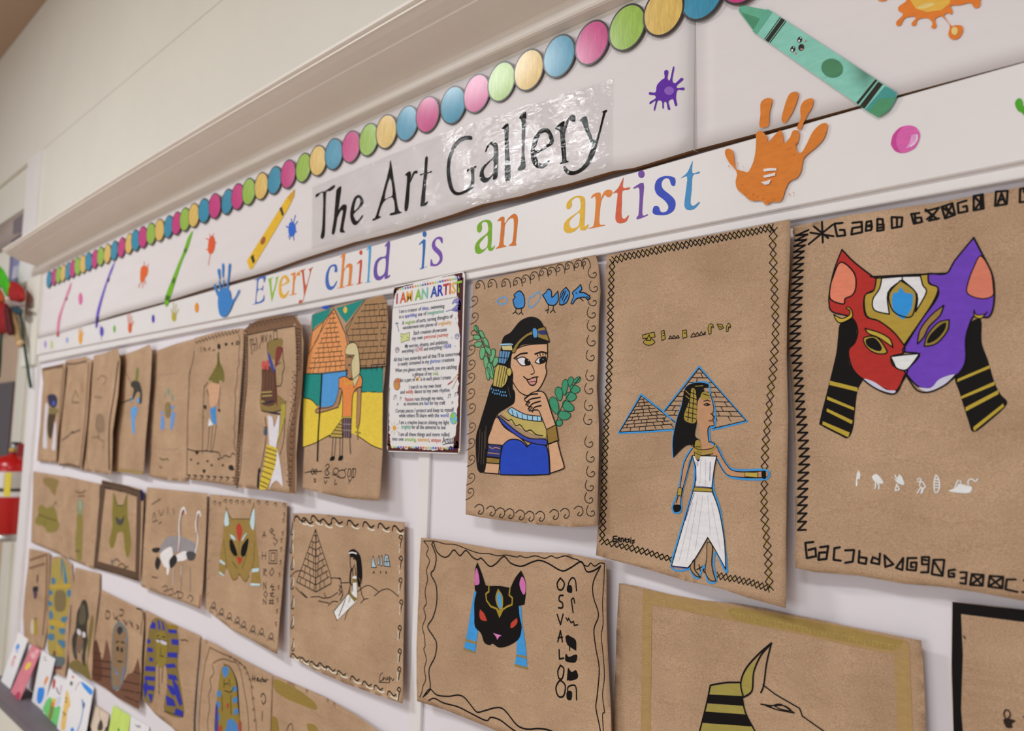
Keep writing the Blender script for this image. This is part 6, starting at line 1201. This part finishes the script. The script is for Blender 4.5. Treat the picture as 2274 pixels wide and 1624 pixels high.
card('beige card with dark trees, right of the large white card', [(189, 1668), (221, 1697), (242, 1587), (210, 1565)], 'CDBBA8', .004, [('dark_trees', F8, [('4A4038', "380,1560 420,1500 470,1580 460,1640 370,1650;600,1500 650,1400 690,1480 680,1600 590,1610;740,1560 790,1540 780,1640 730,1640"), ('B49C84', 1.6, "640,1180 620,1300 650,1400;560,1130 700,1220 820,1310")])])
card('plain lime green card on the ledge', [(228, 1698), (272, 1728), (289, 1591), (251, 1567)], 'BFD46A', .005, [('green_mark', F8, [('4AA04A', "980,1580 1010,1570 1020,1624 985,1640")])])
card('white card with one faint grey mark, right of the lime green card', [(275, 1730), (318, 1760), (331, 1615), (290, 1590)], 'w', .004, [('grey_mark', F8, [('8A8A90', 1.8, "1330,1500 1370,1540 1400,1520 1430,1550;1380,1520 1400,1560")])])

# ================================================================ beyond the left end of the display
def back(px, py, y=.188): u, v = unproj(px, py, -y); return u, v
uA = back(28, 950)[0]; uB = -3.72
o = box('trim_10', uA, uB, .186, .2, 0, ZC+.62, M_cream, bev=.002); o['kind'] = 'structure'
o = box('trim_11', uA+.16, uA+.2, .176, .186, 0, ZC+.62, M_cream, bev=.003); o['kind'] = 'structure'
M_tan = mat('tan_door_paint', 'B79E88', rough=.5, noise=.06, nscale=6)
uC = back(40, 760)[0]
d = box('door_1', -8.4, uA-.004, .19, .2, .0, ZC+.62, M_tan); d['kind'] = 'structure'
a = back(-40, 850, .185); b = back(19, 1000, .185)
box('dark_window_frame', a[0], b[0], .18, .19, ZC+b[1]-.25, ZC+a[1]-.02, mat('dark_frame', '564C50', rough=.4, noise=.1, nscale=20), d)
# framed poster high on the wall and a lavender poster under the crown end
FH = (0, 380, 5.073)
def poster(name, label, st, off, m, parts):
    s_ = Sheet(name, label, FH, st, 'poster', None, m, False, flat=off, thick=.006)
    for nm, c, t in parts: s_.ink().f(c, t, False).build(nm, s_.ob)
    return s_.ob
poster('wall_poster', 'grey and mauve poster high on the far left wall', "-330,830 0,600 357,362 335,690 130,832 -60,945 -330,1100", -.013, mat('poster_grey', '9C8F88', rough=.5, noise=.06, nscale=8), [('dark_picture', '75696F', "150,560 352,402 330,680 142,716"), ('lower_strip', '5E5060', "120,792 300,668 322,700 132,830"), ('red_patch', '7A4A52', "225,735 320,672 322,702 240,760")])
poster('wall_poster', 'mottled lavender blue poster below the left end of the crown', "112,958 232,955 305,1020 285,1240 232,1268 95,1242", -.013, mat('poster_lavender', '9A94B4', rough=.5, noise=.25, nscale=14, h2='6A72A8'), [('pale_patch', 'B4B0C0', "150,1080 210,1060 250,1130 200,1200 130,1220"), ('blue_patch', '5A68A4', "215,1060 290,1040 285,1110 225,1120;230,1215 280,1200 270,1255 225,1260")])
# ---- fire extinguisher hanging beside the display
def lathe(name, prof, m, parent, cx, cy, n=28, smooth=True):
    V = []; F = []
    for r, z in prof:
        for i in range(n): t = 2*math.pi*i/n; V.append((cx+r*math.cos(t), cy+r*math.sin(t), z))
    for j in range(len(prof)-1):
        for i in range(n): F.append([j*n+i, j*n+(i+1) % n, (j+1)*n+(i+1) % n, (j+1)*n+i])
    F.append(list(range(n))[::-1]); F.append([(len(prof)-1)*n+i for i in range(n)])
    o = mesh_ob(name, V, F, [m], None, None, smooth); child(o, parent) if parent else None
    return o
ex, ez = back(24, 1100, .1)
ez0 = ZC+back(20, 1200, .1)[1]; ez1 = ZC+back(20, 1012, .1)[1]; H = ez1-ez0; R = .088; ey = .1
root = empty('fire_extinguisher', (ex, ey, ez0), 'red fire extinguisher with a pale label band hanging left of the display', 'fire extinguisher')
M_red = mat('extinguisher_red', 'B01414', rough=.25, spec=.5, noise=.05, nscale=10); M_steel = mat('steel', 'A8A4A2', rough=.3, metal=.8); M_blk = mat('black_plastic', '1E1C1C', rough=.4)
zt = lambda y: ZC+back(20, y, .1)[1]
lathe('body', [(R-.004, ez0+.03), (R, ez0+.034), (R, zt(1040)), (R-.004, zt(1030)), (R-.016, zt(1020)), (R-.036, zt(1013)), (.024, zt(1010)), (.02, zt(1006))], M_red, root, ex, ey)
lathe('base_ring', [(R-.008, ez0), (R+.001, ez0), (R+.002, ez0+.012), (R+.001, ez0+.03), (R-.01, ez0+.03)], M_steel, root, ex, ey)
lathe('label_band', [(R+.0006, zt(1100)), (R+.0009, zt(1100)+.001), (R+.0009, zt(1046)), (R+.0006, zt(1045))], mat('label_paper', 'B4ADA8', rough=.4, noise=.12, nscale=90), root, ex, ey)
lathe('strap', [(R+.0012, zt(1088)), (R+.002, zt(1088)+.001), (R+.002, zt(1083)), (R+.0012, zt(1082))], M_blk, root, ex, ey)
lathe('white_band', [(R+.0010, zt(1101)), (R+.0014, zt(1101)+.0005), (R+.0014, zt(1092)), (R+.001, zt(1091))], mat('label_white', 'D2CCCC', rough=.4), root, ex, ey)
def patch(name, a0, a1, z0, z1, r, m):
    V = []; F = []
    for i in range(9):
        t = math.radians(a0+(a1-a0)*i/8); V += [(ex+r*math.cos(t), ey+r*math.sin(t), z0), (ex+r*math.cos(t), ey+r*math.sin(t), z1)]
    for i in range(8): F.append([2*i, 2*i+2, 2*i+3, 2*i+1])
    child(mesh_ob(name, V, F, [m]), root)
view = math.degrees(math.atan2(-DIST-ey, -ex))
patch('yellow_label_stripe', view-18, view-2, zt(1099), zt(1047), R+.0022, mat('label_yellow', 'DCC84A', rough=.4)); patch('white_label_panel', view-70, view-20, zt(1080), zt(1047), R+.0018, mat('label_white', 'D2CCCC'))
lathe('valve', [(.017, zt(1006)), (.022, zt(1004)), (.022, zt(997)), (.014, zt(995)), (.016, zt(990)), (.016, zt(986))], M_steel, root, ex, ey)
h = box('lower_grip', ex-.05, ex+.085, ey-.012, ey+.012, zt(997), zt(992), M_steel, bev=.003); child(h, root)
h = box('lever', ex-.02, ex+.075, ey-.012, ey+.012, zt(985)-.004, zt(985)+.008, M_blk, bev=.003); h.data.transform(Matrix.Translation((0, 0, 0))); child(h, root)
lathe('gauge', [(.012, zt(1002)), (.015, zt(1001)), (.015, zt(996)), (.011, zt(995))], mat('gauge_yellow', 'C8A03A', rough=.4), root, ex+.024, ey-.012, 16)
h = box('wall_bracket', ex-.02, ex+.02, ey+.07, .19, zt(1120), zt(1010), M_steel, bev=.003); child(h, root)
h = box('bracket_arm', ex+.092, ex+.104, ey-.01, .19, zt(1012), zt(984), mat('bracket_red', '8A2A2C', rough=.4), bev=.002); child(h, root)
# ---- artificial flower hanging at the left end
FW = (0, 560, 5.413)
fu, fv = unproj(20, 690, .07)
fl = empty('artificial_flower', (fu, -.07, ZC+fv), 'red artificial flower with a green leaf and thin stem hanging at the far left', 'flower')
def blob(name, st, off, bulge, h, tilt=0.0):
    P_ = spline(pts(st, FW), True, 4); q = [unproj(x, y, off) for x, y in P_]
    V, F = cdt(q, .012); n = len(V); c = (sum(p[0] for p in q)/len(q), sum(p[1] for p in q)/len(q))
    def dep(u, v):
        m = min(math.hypot(u-a, v-b) for a, b in q); return bulge*min(1, m/.03)**.6
    V3 = [(u, -(off+.002+dep(u, v)+tilt*(v-c[1])), ZC+v) for u, v in V]+[(u, -(off-.002+dep(u, v)*.5+tilt*(v-c[1])), ZC+v) for u, v in V]
    F3 = [list(f) for f in F]+[[n+i for i in f[::-1]] for f in F]; cnt = set()
    for f in F:
        for i in range(len(f)): cnt.add((f[i], f[(i+1) % len(f)]))
    for a_, b_ in cnt:
        if (b_, a_) not in cnt: F3.append([b_, a_, n+a_, n+b_])
    o = mesh_ob(name, V3, F3, [mat('petal_'+h, h, rough=.6, noise=.3, nscale=30)]); child(o, fl); return o
blob('leaf', "-60,120 0,160 62,235 106,380 106,500 62,535 20,435 -40,400", .075, .008, '3FA50E', .1)
blob('petal', "115,372 200,368 285,460 292,580 210,604 125,560", .06, .014, '9A1414')
blob('petal', "-90,600 0,618 100,628 130,800 152,985 60,968 0,992 -90,960", .075, .02, '8C0A12', .08)
blob('petal', "30,650 95,640 128,800 150,980 100,985 70,820", .082, .01, '4E0810')
blob('petal', "-60,420 0,440 52,540 40,610 -40,620", .07, .012, 'A84418')
blob('knot', "115,610 180,590 290,625 285,650 200,660 130,650", .07, .012, '8C7A78')
blob('blue_tie', "140,650 200,655 262,690 258,745 215,752 165,712", .066, .012, '23404E')
def tube(name, P3, r, m, parent):
    V = []; F = []; n = 8
    for i, p in enumerate(P3):
        a_ = Vector(P3[max(0, i-1)]); b_ = Vector(P3[min(len(P3)-1, i+1)]); t = (b_-a_).normalized(); x = t.orthogonal().normalized(); y = t.cross(x)
        for j in range(n): c = 2*math.pi*j/n; V.append(tuple(Vector(p)+r*(math.cos(c)*x+math.sin(c)*y)))
    for i in range(len(P3)-1):
        for j in range(n): F.append([i*n+j, i*n+(j+1) % n, (i+1)*n+(j+1) % n, (i+1)*n+j])
    F.append(list(range(n))[::-1]); F.append([(len(P3)-1)*n+j for j in range(n)])
    child(mesh_ob(name, V, F, [m]), parent)
def p3(st, offs): return [(lambda q: (q[0], -o_, ZC+q[1]))(unproj(x, y, o_)) for (x, y), o_ in zip(raw(st, FW), offs)]
tube('stem', p3("235,700 262,850 275,1000 298,1160 322,1320 345,1480 372,1630", [.062, .055, .048, .042, .036, .03, .024]), .0055, mat('stem_green', '2E4238', rough=.6, noise=.2, nscale=40), fl)
tube('wooden_stick', p3("125,690 165,830 205,960 245,1095", [.07, .066, .06, .055]), .016, mat('pale_wood', 'A88A64', rough=.6, noise=.2, nscale=40, stretch=(4, 4, 1)), fl)
tube('stick_end', p3("243,1085 252,1112", [.055, .055]), .015, mat('stick_tip', 'CBAA80', rough=.5), fl)
tube('stem', p3("15,980 5,1150 0,1330 -15,1500", [.075, .07, .06, .05]), .006, mat('stem_green', '2E4238'), fl)
